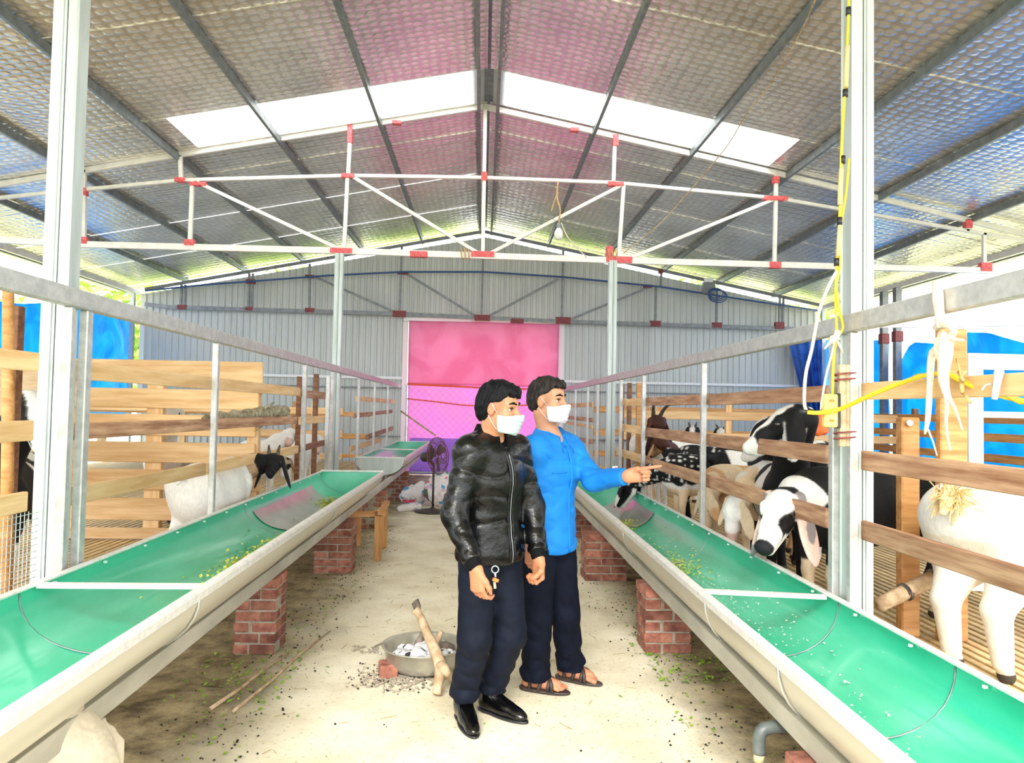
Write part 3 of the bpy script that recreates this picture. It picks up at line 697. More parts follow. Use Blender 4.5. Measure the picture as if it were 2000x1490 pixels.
for (px, X_, yt, yb, m, w, lb) in ((583,-2.135,735,945,'wood_dk',.045,'dark wooden stake just left of the far slim upright'),(616,-2.135,730,935,'wood_dk',.09,'broad dark wooden stake right of the far slim upright'),(640,-2.135,735,930,'rim',.05,'pale grey stake left of the far left post'),
                        (1215,1.93,750,900,'wood_dk',.04,'thin dark stake in the right pen corner'),(1229,1.93,748,900,'wood_dk',.07,'dark brown stake left of the brown goat'),(1247,1.93,748,890,'wood_or',.07,'orange brown stake left of the brown goat')):
    y = Yp(px, X_); o = box('wooden_stake', (X_, y, (PX(px,yt,X_).z+.31)/2), (.05, w, PX(px,yt,X_).z-.31), M[m]); tag(o, lb, 'stake')
# ------------------------------------------------------------------ raised slatted pen floors
def slats(name, x0, x1, y0, y1, label, near):
    T = empty(name, ((x0+x1)/2,(y0+y1)/2,.25), label, 'platform')
    for y in np.arange(y0+.1, y1, 1.1): beam('joist', (x0,y,.235), (x1,y,.235), .08, .09, M['wood_dk'], T)
    n = 0; x = x0+.03; s2 = MB()
    while x < x1:
        if abs(x) < near: beam('slat', (x,y0,.295), (x,y1,.295), .042, .022, M['slat'], T); n += 1
        else: s2.bar((x,y0,.295),(x,y1,.295),.042,.022)
        x += .066
    if s2.v: s2.build('slats', M['slat'], T)['kind'] = 'stuff'
    for y in np.arange(y0+.2, y1, 2.2):
        for xx in (x0+.15, x1-.15): beam('leg', (xx,y,0), (xx,y,.19), .09, .09, M['wood_dk'], T)
slats('slatted_platform', -7.7, -2.10, 1.2, 16.6, 'raised slatted goat floor of the left pens', 5.5)
slats('slatted_platform', 1.89, 7.7, 1.2, 16.6, 'raised slatted goat floor of the right pens', 4.5)
# ------------------------------------------------------------------ signed distance modelling of bodies
class SDF:
    """smooth union of rounded prims on a grid, turned into ONE continuous mesh (surface nets)"""
    def __init__(s): s.p = []      # (kind, data, k, region, op)
    def cap(s, a, b, ra, rb, k=.02, reg=0, op=1): s.p.append(('c', (np.array(a,float), np.array(b,float), ra, rb), k, reg, op)); return s
    def ell(s, c, r, R=None, k=.02, reg=0, op=1):
        s.p.append(('e', (np.array(c,float), np.array(r,float), np.eye(3) if R is None else np.array(R,float)), k, reg, op)); return s
    @staticmethod
    def dist(kind, d, P):
        if kind == 'c':
            a, b, ra, rb = d; ba = b-a; h = np.clip(((P-a)@ba)/max(ba@ba,1e-9), 0, 1)
            return np.linalg.norm(P-a-h[...,None]*ba, axis=-1) - (ra+(rb-ra)*h)
        c, r, R = d; q = (P-c)@R.T            # rows of R are the local axes
        k0 = np.linalg.norm(q/r, axis=-1); k1 = np.linalg.norm(q/(r*r), axis=-1)
        return k0*(k0-1)/np.maximum(k1, 1e-9)
    def bounds(s, kind, d):
        if kind == 'c': a,b,ra,rb = d; m = max(ra,rb); return np.minimum(a,b)-m, np.maximum(a,b)+m
        c, r, R = d; e = np.sqrt(((R.T*r)**2).sum(1)); return c-e, c+e
    def mesh(s, res, post=None, pad=.03):
        bb = [s.bounds(k,d) for (k,d,_,_,op) in s.p if op > 0]
        lo = np.min([b[0] for b in bb],0)-pad; hi = np.max([b[1] for b in bb],0)+pad
        n = np.ceil((hi-lo)/res).astype(int)+1; ax = [lo[i]+res*np.arange(n[i]) for i in range(3)]
        G = np.full(n, .2, np.float32)
        for (kind,d,k,reg,op) in s.p:
            b0,b1 = s.bounds(kind,d); m = max(.03, k*1.2)+2*res
            i0 = np.clip(((b0-m-lo)/res).astype(int), 0, n-1); i1 = np.clip(((b1+m-lo)/res).astype(int)+2, 1, n)
            sl = tuple(slice(i0[q],i1[q]) for q in range(3))
            P = np.stack(np.meshgrid(ax[0][sl[0]],ax[1][sl[1]],ax[2][sl[2]],indexing='ij'),-1)
            D = s.dist(kind,d,P).astype(np.float32); g = G[sl]
            if op > 0:
                h = np.maximum(k-np.abs(g-D),0)/k; G[sl] = np.minimum(g,D)-h*h*k*.25
            else:
                h = np.maximum(k-np.abs(g+D),0)/k; G[sl] = np.maximum(g,-D)+h*h*k*.25
        if post is not None:
            near = np.abs(G) < .07; idx = np.nonzero(near)
            P = np.stack([ax[i][idx[i]] for i in range(3)],-1); G[idx] = post(P, G[idx])
        return nets(G, lo, res)
    def regions(s, V):
        best = np.full(len(V), 9.); reg = np.zeros(len(V), int)
        for (kind,d,k,r,op) in s.p:
            if op < 0: continue
            D = s.dist(kind,d,V); m = D < best; best[m] = D[m]; reg[m] = r
        return reg
def nets(G, lo, res):
    I = G < 0; c = [slice(0,-1), slice(1,None)]
    cnt = sum(I[c[i],c[j],c[k]].astype(np.int8) for i in (0,1) for j in (0,1) for k in (0,1))
    act = (cnt > 0) & (cnt < 8); ids = -np.ones(act.shape, np.int64); cell = np.argwhere(act); ids[act] = np.arange(len(cell))
    acc = np.zeros((len(cell),3)); num = np.zeros(len(cell)); x,y,z = cell.T
    for a in range(3):
        o = [b for b in range(3) if b != a]
        for u in (0,1):
            for v in (0,1):
                d0 = [0,0,0]; d0[o[0]] = u; d0[o[1]] = v; d1 = list(d0); d1[a] = 1
                g0 = G[x+d0[0],y+d0[1],z+d0[2]]; g1 = G[x+d1[0],y+d1[1],z+d1[2]]; m = (g0 < 0) != (g1 < 0)
                t = np.where(m, g0/np.where(m, g0-g1, 1), 0); p = np.array(d0,float)[None,:].repeat(len(cell),0); p[:,a] = t
                acc[m] += p[m]; num[m] += 1
    V = lo + (cell + acc/np.maximum(num,1)[:,None])*res
    Fs = []
    for a in range(3):
        o = [(1,2),(2,0),(0,1)][a]
        s0 = [slice(None)]*3; s1 = [slice(None)]*3; s0[a] = slice(0,-1); s1[a] = slice(1,None)
        A = I[tuple(s0)]; B = I[tuple(s1)]
        for flip in (0,1):
            e = np.argwhere((A & ~B) if not flip else (~A & B)); 
            e = e[(e[:,o[0]] > 0) & (e[:,o[1]] > 0) & (e[:,o[0]] < G.shape[o[0]]-1) & (e[:,o[1]] < G.shape[o[1]]-1)]
            if not len(e): continue
            q = []
            for (u,v) in ((0,0),(1,0),(1,1),(0,1)):
                f = e.copy(); f[:,o[0]] -= 1-u; f[:,o[1]] -= 1-v; q.append(ids[f[:,0],f[:,1],f[:,2]])
            q = np.stack(q,1); Fs.append(q if not flip else q[:,::-1])
    Fq = np.concatenate(Fs); Fq = Fq[(Fq >= 0).all(1)]
    return V, Fq
def np_mesh(name, V, Fq, m, parent=None, col=None, smooth_it=0):
    if smooth_it:       # light laplacian smoothing
        e = np.concatenate([Fq[:,[0,1]],Fq[:,[1,2]],Fq[:,[2,3]],Fq[:,[3,0]]])
        for _ in range(smooth_it):
            acc = np.zeros_like(V); n = np.zeros(len(V))
            np.add.at(acc, e[:,0], V[e[:,1]]); np.add.at(acc, e[:,1], V[e[:,0]]); np.add.at(n, e[:,0], 1); np.add.at(n, e[:,1], 1)
            V = V*.5 + .5*acc/np.maximum(n,1)[:,None]
    me = bpy.data.meshes.new(name); me.vertices.add(len(V)); me.vertices.foreach_set('co', V.astype(np.float32).ravel())
    me.loops.add(4*len(Fq)); me.loops.foreach_set('vertex_index', Fq.astype(np.int32).ravel())
    me.polygons.add(len(Fq)); me.polygons.foreach_set('loop_start', np.arange(0,4*len(Fq),4,dtype=np.int32)); me.polygons.foreach_set('loop_total', np.full(len(Fq),4,np.int32))
    me.update(calc_edges=True); me.validate()
    if col is not None:
        a = me.color_attributes.new('coat', 'FLOAT_COLOR', 'POINT')
        c4 = np.ones((len(V),4),np.float32); c4[:,:3] = col; a.data.foreach_set('color', c4.ravel())
    o = link(name, me, m, parent, None, True)
    return o
def attr_mat(name, rough=.8, bump=.3, bs=60, stretch=(1,1,1), sheen=0, sub=0, var=.12):
    m, nt, P, N, L = nmat(name); P.inputs['Roughness'].default_value = rough; P.inputs['Specular IOR Level'].default_value = .3
    at = N.new('ShaderNodeAttribute'); at.attribute_name = 'coat'
    tc = N.new('ShaderNodeTexCoord'); mp = N.new('ShaderNodeMapping'); mp.inputs['Scale'].default_value = stretch; L.new(tc.outputs['Object'], mp.inputs[0])
    nz = N.new('ShaderNodeTexNoise'); nz.inputs['Scale'].default_value = bs; nz.inputs['Detail'].default_value = 4; L.new(mp.outputs[0], nz.inputs['Vector'])
    hs = N.new('ShaderNodeHueSaturation'); mr = N.new('ShaderNodeMapRange'); mr.inputs[1].default_value = .3; mr.inputs[2].default_value = .7
    mr.inputs[3].default_value = 1-var; mr.inputs[4].default_value = 1+var
    L.new(nz.outputs['Fac'], mr.inputs[0]); L.new(mr.outputs[0], hs.inputs['Value']); L.new(at.outputs['Color'], hs.inputs['Color']); L.new(hs.outputs[0], P.inputs['Base Color'])
    bp = N.new('ShaderNodeBump'); bp.inputs['Strength'].default_value = bump; bp.inputs['Distance'].default_value = .006
    L.new(nz.outputs['Fac'], bp.inputs['Height']); L.new(bp.outputs[0], P.inputs['Normal'])
    if sheen: P.inputs['Sheen Weight'].default_value = sheen
    if sub: P.inputs['Subsurface Weight'].default_value = sub; P.inputs['Subsurface Radius'].default_value = (.012,.005,.003); P.inputs['Subsurface Scale'].default_value = .5
    return m
M['fur'] = attr_mat('goat_fur', .75, .35, 55, (1,1,.5), .0, var=.09)
M['eye'] = mat('dark_eye', (.012,.008,.006), .08, 0, spec=.8)
M['horn'] = mat('dark_horn', (.03,.025,.02), .5, 0, (.12,.09,.06), 30)
M['hoof'] = mat('hoof', (.05,.04,.03), .6)
def wob(P, f, seed):
    r = np.random.RandomState(seed); o = np.zeros(len(P))
    for _ in range(6):
        k = r.normal(size=3)*f; o += np.sin(P@k+r.uniform(0,6.28))*.5
    return o
BLK = np.array((.003,.003,.0042)); WHT = np.array((.78,.76,.73)); CRM = np.array((.74,.58,.40)); TAN = np.array((.42,.24,.12)); BRN = np.array((.045,.014,.009)); PNK = np.array((.62,.42,.36))
# regions: 0 body 1 neck 2 head 3 ear 4 leg 5 tail 6 muzzle
def coat_fn(style):
    def f(P, R, hl):
        """P canonical body coords, R regions, hl head-local coords"""
        n = len(P); c = np.tile(WHT, (n,1)); w = wob(P, 9, 3); hi = wob(P, 28, 5); ab = np.abs(hl[:,1]); head = (R==2)|(R==6)
        def st(m, col): c[m] = col
        if style == 'white': st((R==3), WHT*.9); st((R==6)&(hl[:,0]>.15), PNK)
        elif style == 'bigwhite':
            st(P[:,2] < .5, WHT*np.array((.98,.93,.84))); st(R==5, CRM*np.array((1.1,1.05,.85))); st((R==4)&(P[:,2]<.4), WHT*np.array((.98,.92,.82)))
        elif style == 'cream': c[:] = CRM*1.15; st(w > .7, WHT); st((R==3), CRM*.9); st((R==6)&(hl[:,0]>.14), PNK)
        elif style == 'tan': c[:] = CRM*.9; st(w > .4, TAN*1.3); st((R==6), CRM)
        elif style == 'blackpatch':     # black body, white face with dark eye patch, pale pink grey ears
            st((R==0)|(R==4)|(R==1), BLK); st((R==1)&(hl[:,0]>-.10), WHT*.9); st((R==0)&(w>1.15), WHT*.9); st((R==0)&(P[:,0]<-.42)&(P[:,2]>.4), WHT); st((R==4)&(P[:,2]<.28), CRM*.95)
            st(head, WHT); st(head&(hl[:,0]<.0)&(ab<.05)&(hl[:,0]>-.06)&(hi>-.2), BLK*2); st(head&(hl[:,1]>.028)&(hl[:,0]>.03)&(hl[:,0]<.145)&(hl[:,2]<.035)&(hl[:,2]>-.055), BLK)
            st(head&(hl[:,1]<-.03)&(hl[:,0]>.07)&(hl[:,0]<.12)&(hl[:,2]<.03)&(hl[:,2]>-.01), BLK*2); st((R==3), PNK*1.1+.08); st((R==3)&(wob(P,16,9)>.55), np.array((.25,.22,.23))); st((R==6)&(hl[:,0]>.205), BLK*3)
        elif style == 'blaze':          # black with a wide white blaze
            c[:] = BLK; st(head&(ab<.034+.012*np.sin(hl[:,0]*30))&(hl[:,2]>-.01)&(hl[:,0]>-.02), WHT); st((R==3)&(hl[:,2]<-.115), WHT*.8); st((R==6)&(hl[:,0]>.17), WHT*.85); st(head&(hl[:,2]<-.04), WHT*.8); st((R==0)&(w>.5), WHT)
            st((R==3)&(wob(P,14,4)>.8), WHT*.6); st((R==1)&(w<-.7), WHT)
        elif style == 'blazewhite':
            c[:] = BLK; st(head&(ab<.03), WHT); st((R==6), WHT*.92); st(head&(ab>.045)&(hl[:,2]<.0), BLK); st((R==0)&(P[:,0]>.1), WHT); st((R==3)&(hl[:,2]<-.03), PNK*.9)
        elif style == 'fleck':          # black back with white flecks, pale belly
            st((R==0)&(P[:,2] > .47), BLK); st((R==0)&(P[:,2] > .47)&(wob(P,60,8)>1.0), WHT); st((R==0)&(P[:,2] < .52)&(P[:,2]>.36)&(hi>.5), BLK); st((R==1), BLK); st((R==1)&(wob(P,60,8)>1.0), WHT)
            st(head&(ab>.02), BLK); st(head&(ab<.02), WHT); st((R==3), BLK); st((R==3)&(np.abs(wob(P,16,4))<.22), WHT); st((R==0)&(P[:,0] < -.2), WHT*np.array((1,.93,.8))); st((R==4)|((R==0)&(P[:,2]<.42)), CRM*1.1)
        elif style == 'darkfleck': c[:] = BLK; st((wob(P,55,8)>1.25), WHT*.8); st((R==0)&(P[:,0]>.3)&(w>.3), WHT)
        elif style == 'brownhead': c[:] = WHT; st((R==1)|(R==3)|head, BRN); st(head&(hl[:,0]>.06)&(ab<.05), BLK*1.5); st((R==3)&(ab>.06), BRN*1.6); st((R==1)&(P[:,0]<.42), WHT)
        elif style == 'brownhead2': c[:] = WHT; st((R==1)|(R==3)|head, BRN*1.3); st(head&(hl[:,2]<-.01), TAN); st((R==3)&(wob(P,14,4)>.5), TAN)
        elif style == 'boer':           # white body, brown neck, black head
            c[:] = WHT; st((R==1), TAN*.9+.05); st((R==1)&(w>.5), BLK); st((R==1)&(w<-.8), WHT); st(head|(R==3), BLK*1.4); st((R==3)&(hl[:,2]<-.11), BLK*5); st((R==0)&(P[:,0]>.40), TAN*1.2)
        elif style == 'blackwhite': c[:] = BLK; st((P[:,2]<.30)|((w>.9)&(R==0)), WHT); st(head&(ab<.03), WHT); st((R==3), BLK)
        elif style == 'mix': c[:] = CRM*.8; st(w>.3, WHT); st(head&(hl[:,1]>.02)&(hi>0), BLK); st((R==3), TAN)
        return c
    return f
def Rz(a): a = math.radians(a); return np.array([[math.cos(a),-math.sin(a),0],[math.sin(a),math.cos(a),0],[0,0,1]])
def goat(x, y, heading, s, N_, mz, style, label, horns=None, res=.012, ear=1.0, earspread=1.0, hs=1.15, group=None, z=.306, eyes=True, tongue=False, tuft=False, lw=1.0, fat=0):
    R = Rz(heading); org = np.array((x,y,z))
    tl = lambda P: (np.array(P,float)-org)@R/s       # world -> canonical (R^T p)
    Nc = tl(N_); mc = tl(mz); hf = mc-Nc; hf /= np.linalg.norm(hf)
    up = np.array((0,0,1.)); 
    if abs(hf[2]) > .85: up = np.array((1.,0,0))*(1 if hf[2] < 0 else -1)*.8+np.array((0,0,.4))
    hl_ = np.cross(up, hf); hl_ /= np.linalg.norm(hl_); hu = np.cross(hf, hl_)
    H = np.stack([hf,hl_,hu])                        # rows = head axes
    W = lambda v: Nc + np.array(v,float)@H*hs
    b = SDF()
    b.ell((.24,0,.53),(.21,.128,.185),k=.05).ell((0,0,.515),(.31,.150,.175),k=.05).ell((-.29,0,.555),(.175,.132,.155),k=.05)
    b.cap((-.36,0,.645),(.26,0,.665),.045,.05,k=.05)
    if fat: b.ell((-.08,0,.45),(.40,.15+fat,.20+fat*.5),k=.06).ell((-.27,0,.50),(.20,.13+fat,.17),k=.07)
    for q in (-1,1):
        b.cap((.29,q*.085,.52),(.27,q*.088,.40),.075,.05,k=.03,reg=0).cap((.27,q*.088,.40),(.285,q*.08,.23),.043*lw,.030*lw,k=.02,reg=4)
        b.cap((.285,q*.08,.23),(.275,q*.08,.075),.030*lw,.023*lw,k=.015,reg=4).cap((.275,q*.08,.07),(.30,q*.08,.022),.028,.030,k=.01,reg=4)
        b.cap((-.33,q*.075,.56),(-.25,q*.10,.41),.11*lw**.5,.078*lw,k=.03,reg=0).cap((-.25,q*.10,.41),(-.385,q*.09,.26),.062*lw,.034*lw,k=.02,reg=4)
        b.cap((-.385,q*.09,.26),(-.35,q*.09,.075),.033*lw,.024*lw,k=.015,reg=4).cap((-.35,q*.09,.07),(-.325,q*.09,.022),.028,.030,k=.01,reg=4)
    b.cap((-.45,0,.64),(-.52,0,.66),.035,.022,k=.02,reg=5).cap((-.52,0,.66),(-.55,0,.60),.028,.015,k=.01,reg=5)
    nb = np.array((.34,0,.60)); mid = (nb+Nc)/2+np.array((.0,0,.02))
    b.cap(nb,mid,.115,.088,k=.05,reg=1).cap(mid,W((-.03,0,-.01)),.088,.066,k=.03,reg=1)
    b.ell(W((.02,0,.005)),(.09*hs,.062*hs,.066*hs),H,k=.02,reg=2).cap(W((.04,0,.012)),W((.135,0,.0)),.052*hs,.040*hs,k=.02,reg=2)
    b.cap(W((.13,0,-.004)),W((.205,0,-.018)),.040*hs,.030*hs,k=.015,reg=6).cap(W((.03,0,-.045)),W((.185,0,-.046)),.034*hs,.020*hs,k=.015,reg=6)
    b.cap(W((.055,.045,.034)),W((.085,.04,.02)),.018*hs,.014*hs,k=.012,reg=2).cap(W((.055,-.045,.034)),W((.085,-.04,.02)),.018*hs,.014*hs,k=.012,reg=2)
    b.cap(W((.212,.014,-.012)),W((.214,-.014,-.012)),.016*hs,.016*hs,k=.01,reg=6)
    dn = tl(org+np.array((0,0,-1.)))-tl(org); dn = (dn/np.linalg.norm(dn)); dloc = H@dn
    if tongue: b.cap(W((.16,0,-.06)),W((.19,0,-.10)),.018*hs,.010*hs,k=.015,reg=2)
    for q in (-1,1):
        root = np.array((-.01,q*.052,.030)); tip = root + np.array((.01,q*.055*earspread,0)) + dloc*.15*ear + np.array((0,q*.01,0))
        d = tip-root; L_ = np.linalg.norm(d); d /= L_; nrm = np.cross(d, np.array((1.,0,0))); nrm /= np.linalg.norm(nrm); fw_ = np.cross(nrm,d)
        Re = np.stack([fw_,nrm,d])@H
        b.cap(W(root),W(root+d*.05),.020*hs,.017*hs,k=.012,reg=3)
        b.ell(W(root+d*(L_*.55)),(.040*ear*hs,.0115*hs,L_*.56*hs),Re,k=.010,reg=3)
    V,Fq = b.mesh(res/s)
    reg = b.regions(V); hl3 = (V-Nc)@H.T/hs
    col = coat_fn(style)(V, reg, hl3)
    e = np.concatenate([Fq[:,[0,1]],Fq[:,[1,2]],Fq[:,[2,3]],Fq[:,[3,0]]])
    acc = np.zeros_like(col); nn = np.zeros(len(col)); np.add.at(acc,e[:,0],col[e[:,1]]); np.add.at(acc,e[:,1],col[e[:,0]]); np.add.at(nn,e[:,0],1); np.add.at(nn,e[:,1],1)
    col = col*.55+.45*acc/np.maximum(nn,1)[:,None]
    hoof = (V[:,2] < .035)&(reg == 4); col[hoof] = (.05,.04,.03)
    tw = lambda P: (np.array(P,float)*s)@R.T+org
    T = empty('goat', (x,y,z), label, 'goat', group)
    np_mesh('body', tw(V), Fq, M['fur'], T, col, 1)
    if eyes:
        for q in (-1,1):
            c = tw(W((.068,q*.050,.020))); 
            me = bpy.data.meshes.new('eye'); sp = SDF().ell((0,0,0),(.0135*s*hs,)*3); v,f = sp.mesh(.004*s); o = np_mesh('eye', v+c, f, M['eye'], T)
        for q in (-1,1): v,f = SDF().ell((0,0,0),(.007*s,)*3).mesh(.003*s); np_mesh('nostril', v+tw(W((.222,q*.013,-.008))), f, M['eye'], T)
    if horns:
        L_, out, curl = horns
        for q in (-1,1):
            pts = [tw(W((.01,q*.028,.055)))]; 
            for t in np.linspace(0.15,1,8):
                pts.append(tw(W((.01-.6*L_*t-.1*L_*t*t, q*(.028+out*t), .055+L_*(.75*t-curl*t*t)))))
            tube('horn', pts, list(np.linspace(.020,.006,9)*s), M['horn'], T, seg=8)
    if tuft:
        rs = random.Random(4); mb = MB()
        for i in range(160):
            a = Vector(tw((-.50+rs.uniform(-.03,.03),rs.uniform(-.04,.04),.66+rs.uniform(-.03,.02)))); d = Vector((rs.gauss(-.3,.4),rs.gauss(-.5,.4),rs.gauss(-.2,.6))).normalized()*rs.uniform(.05,.12)
            mb.bar(a, a+d, .004, .004)
        M['tuft'] = mat('golden_tuft', (.62,.42,.16), .8, 0, (.8,.62,.34), 40); o = mb.build('tail_tuft', M['tuft'], T); o['kind'] = 'stuff'; o['label'] = 'golden tail hair'
    return T
g = goat
g(2.38,4.50,197,1.27, PX(1534,988,1.76), PX(1480,1078,1.50), 'blackpatch', 'black bodied goat with a white face and long pale drooping ears over the right trough', res=.009, ear=1.3, earspread=.8, hs=1.32)
g(2.42,5.95,215,1.12, PX(1442,985,1.86), PX(1424,1052,1.80), 'cream', 'cream goat lowering its face behind the right trough rim', ear=1.0)
g(2.40,6.55,200,1.08, PX(1385,968,1.88), PX(1372,1035,1.82), 'tan', 'tan and cream goat behind the slim upright of the right pens', ear=1.0)
g(2.20,5.45,258,1.22, PX(1556,822,1.98), PX(1492,852,1.80), 'blaze', 'black goat with a white blaze resting its chin on the middle right board', res=.010, ear=1.1, hs=1.32)
g(2.75,6.35,228,1.15, PX(1500,838,2.15), PX(1468,872,2.05), 'blazewhite', 'black and white goat face peeping behind the one resting its chin', ear=1.0)
g(2.98,5.30,190,1.22, PX(1594,892,2.32), PX(1548,944,2.16), 'blazewhite', 'goat with a white muzzle and black cheeks between the lower right boards', res=.010, ear=1.15, hs=1.35)
g(2.72,7.30,25,1.22, (3.35,7.7,1.25), (3.55,7.8,1.1), 'blackwhite', 'black goat with a white flank standing behind the right pen boards', eyes=False)
g(2.32,7.45,182,1.12, PX(1232,945,1.58), PX(1200,1000,1.46), 'fleck', 'black and white flecked goat with its head down in the right trough', res=.010, ear=1.15, hs=1.3)
g(2.70,8.20,2,1.22, (3.4,8.2,1.2), (3.6,8.2,1.05), 'darkfleck', 'dark goat with white flecks on its back behind the upper right boards', eyes=False)
g(2.62,9.45,192,1.22, PX(1284,826,2.02), PX(1238,846,1.92), 'brownhead', 'brown headed goat with a long backswept horn near the right pen corner', horns=(.30,.06,.55), ear=1.25)
g(2.72,8.88,190,1.08, PX(1290,866,2.02), PX(1262,893,1.95), 'brownhead2', 'white goat with a reddish brown head below the horned one', ear=1.1)
g(2.55,10.1,195,1.1, PX(1244,862,1.98), PX(1234,900,1.92), 'white', 'white faced goat between the slim uprights of the right pen corner', ear=.9)
g(3.25,11.7,275,1.15, PX(1353,842,3.2), PX(1350,868,3.1), 'blazewhite', 'small distant goat with a striped brow, left of the pair behind the right boards', horns=(.08,.02,.3), ear=.9)
g(3.75,11.7,265,1.15, PX(1408,845,3.7), PX(1408,872,3.6), 'blaze', 'small distant goat with a striped brow, right of the pair behind the right boards', horns=(.07,.03,.3), ear=.9)
g(2.80,3.72,27,1.32, (3.6,4.1,1.2), (3.85,4.25,1.0), 'bigwhite', 'large white goat seen from behind at the right edge of the picture', res=.010, tuft=True, eyes=False, lw=1.5)
g(-2.13,6.08,84,1.08, PX(534,903,-1.84), PX(510,962,-1.70), 'boer', 'white goat with a brown neck and black head reaching into the left trough', res=.009, ear=1.3, horns=(.09,.01,.1), fat=.05, lw=1.2)
g(-3.0,4.85,290,1.25, PX(58,795,-2.62), PX(74,845,-2.50), 'blackwhite', 'black goat with a white face at the far left edge behind the boards', ear=1.2)
g(-2.62,8.75,300,1.12, PX(567,850,-2.25), PX(552,893,-2.12), 'white', 'white goat looking over the lowest board beyond the pallet boards', ear=1.0)
g(-2.85,7.85,310,1.02, PX(556,905,-2.30), PX(549,953,-2.2), 'mix', 'pale goat with a dark eye patch behind the black headed one', ear=1.0)
g(-2.45,10.2,275,1.15, PX(622,862,-2.25), PX(618,900,-2.15), 'white', 'white goat standing behind the dark wooden stakes of the left pen', ear=1.0)
g(-3.35,8.1,285,1.15, PY(335,802,7.4), PY(331,830,7.2), 'white', 'small white goat face seen through the gap of the pallet boards', ear=1.0)
# ------------------------------------------------------------------ people
M['skin'] = attr_mat('skin', .5, .12, 70, sub=.25, var=.05)
M['hair'] = mat('black_hair', (.002,.002,.003), .6, 0, (.006,.006,.009), 60, (1,1,.25), .9, 90, spec=.15)
M['hair2'] = mat('dark_brown_hair', (.004,.003,.003), .6, 0, (.030,.024,.022), 60, (1,1,.25), .9, 90, spec=.2)
M['leather'] = mat('black_leather', (.0015,.0018,.0022), .27, 0, (.003,.0035,.004), 9, (1,1,1), .6, 26, spec=.32)
M['rib'] = mat('black_rib_knit', (.0015,.002,.003), .8, spec=.15)
M['navy'] = mat('navy_trousers', (.0016,.0034,.010), .75, 0, (.0035,.0065,.018), 14, (1,1,1), .25, 40, spec=.2)
M['navy2'] = mat('dark_navy_trousers', (.0015,.0028,.009), .8, 0, (.003,.0055,.016), 14, (1,1,1), .25, 40, spec=.15)
M['bluecl'] = mat('azure_shirt_cloth', (.003,.15,.50), .7, 0, (.006,.20,.62), 5, (1,1,1), .6, 22, spec=.3)
M['shoe'] = mat('polished_black_shoe', (.0015,.0015,.002), .16, 0, spec=.5, bump=.1, bscale=20)
M['sandal'] = mat('brown_sandal', (.020,.012,.010), .5, 0, (.05,.035,.03), 20)
M['maskm'] = mat('mask_cloth', (.34,.48,.46), .7, 0, (.40,.53,.51), 8, (1,1,9), .2, 12)
M['maskw'] = mat('white_mask_cloth', (.50,.49,.52), .7, 0, (.56,.55,.58), 8, (1,1,9), .2, 12)
A = lambda v: np.array(v, float)
def val(s, P):
    g = np.full(len(P), .5)
    for (kind,d,k,reg,op) in s.p:
        D = s.dist(kind,d,P)
        if op > 0: h = np.maximum(k-np.abs(g-D),0)/k; g = np.minimum(g,D)-h*h*k*.25
        else: h = np.maximum(k-np.abs(g+D),0)/k; g = np.maximum(g,-D)+h*h*k*.25
    return g
def march(s, p, d, n=160, L=.45, off=.002, extra=None):
    t = np.linspace(0, L, n); P = p+t[:,None]*d; v = val(s, P)
    if extra is not None: v = extra(P, v)
    i = np.nonzero(v < off)[0]; return P[i[0]] if len(i) else p+d*L
def hand(b, W, d, t, n, curls, thumb, k=.007, size=1.0, reg=3):
    """palm plus five fingers; d towards fingers, t thumb side, n back of hand"""
    d, t, n = [A(v)/np.linalg.norm(v) for v in (d,t,n)]; t = t-d*(t@d); t /= np.linalg.norm(t); n = n-d*(n@d)-t*(n@t); n /= np.linalg.norm(n); z = size
    for o,r in ((.026,.014),(.008,.0155),(-.010,.0155),(-.027,.0135)):
        b.cap(W+t*o*.6*z, W+d*.085*z+t*o*z, .019*z, r*z, k=.014, reg=reg)
    for i,(o,L_) in enumerate(((.029,.96),(.010,1.05),(-.010,1.0),(-.028,.80))):
        p = W+d*.086*z+t*o*z; a = 0
        for j,(sl,r0_,r1_) in enumerate(((.044,.0105,.0092),(.027,.0092,.0085),(.021,.0085,.0072))):
            a += math.radians(curls[i])*(.8 if j == 0 else 1.05)
            q = p+(d*math.cos(a)-n*math.sin(a)+t*o*.8)*sl*L_*z; b.cap(p, q, r0_*z, r1_*z, k=k*.7, reg=reg); p = q
    p = W+d*.022*z+t*.024*z
    for j,(sl,r0_,r1_) in enumerate(((.042,.017,.013),(.034,.012,.0105),(.026,.0105,.0085))):
        q = p+(A(thumb[j])@np.stack([d,t,-n]))*sl*z; b.cap(p, q, r0_*z, r1_*z, k=.01, reg=reg); p = q
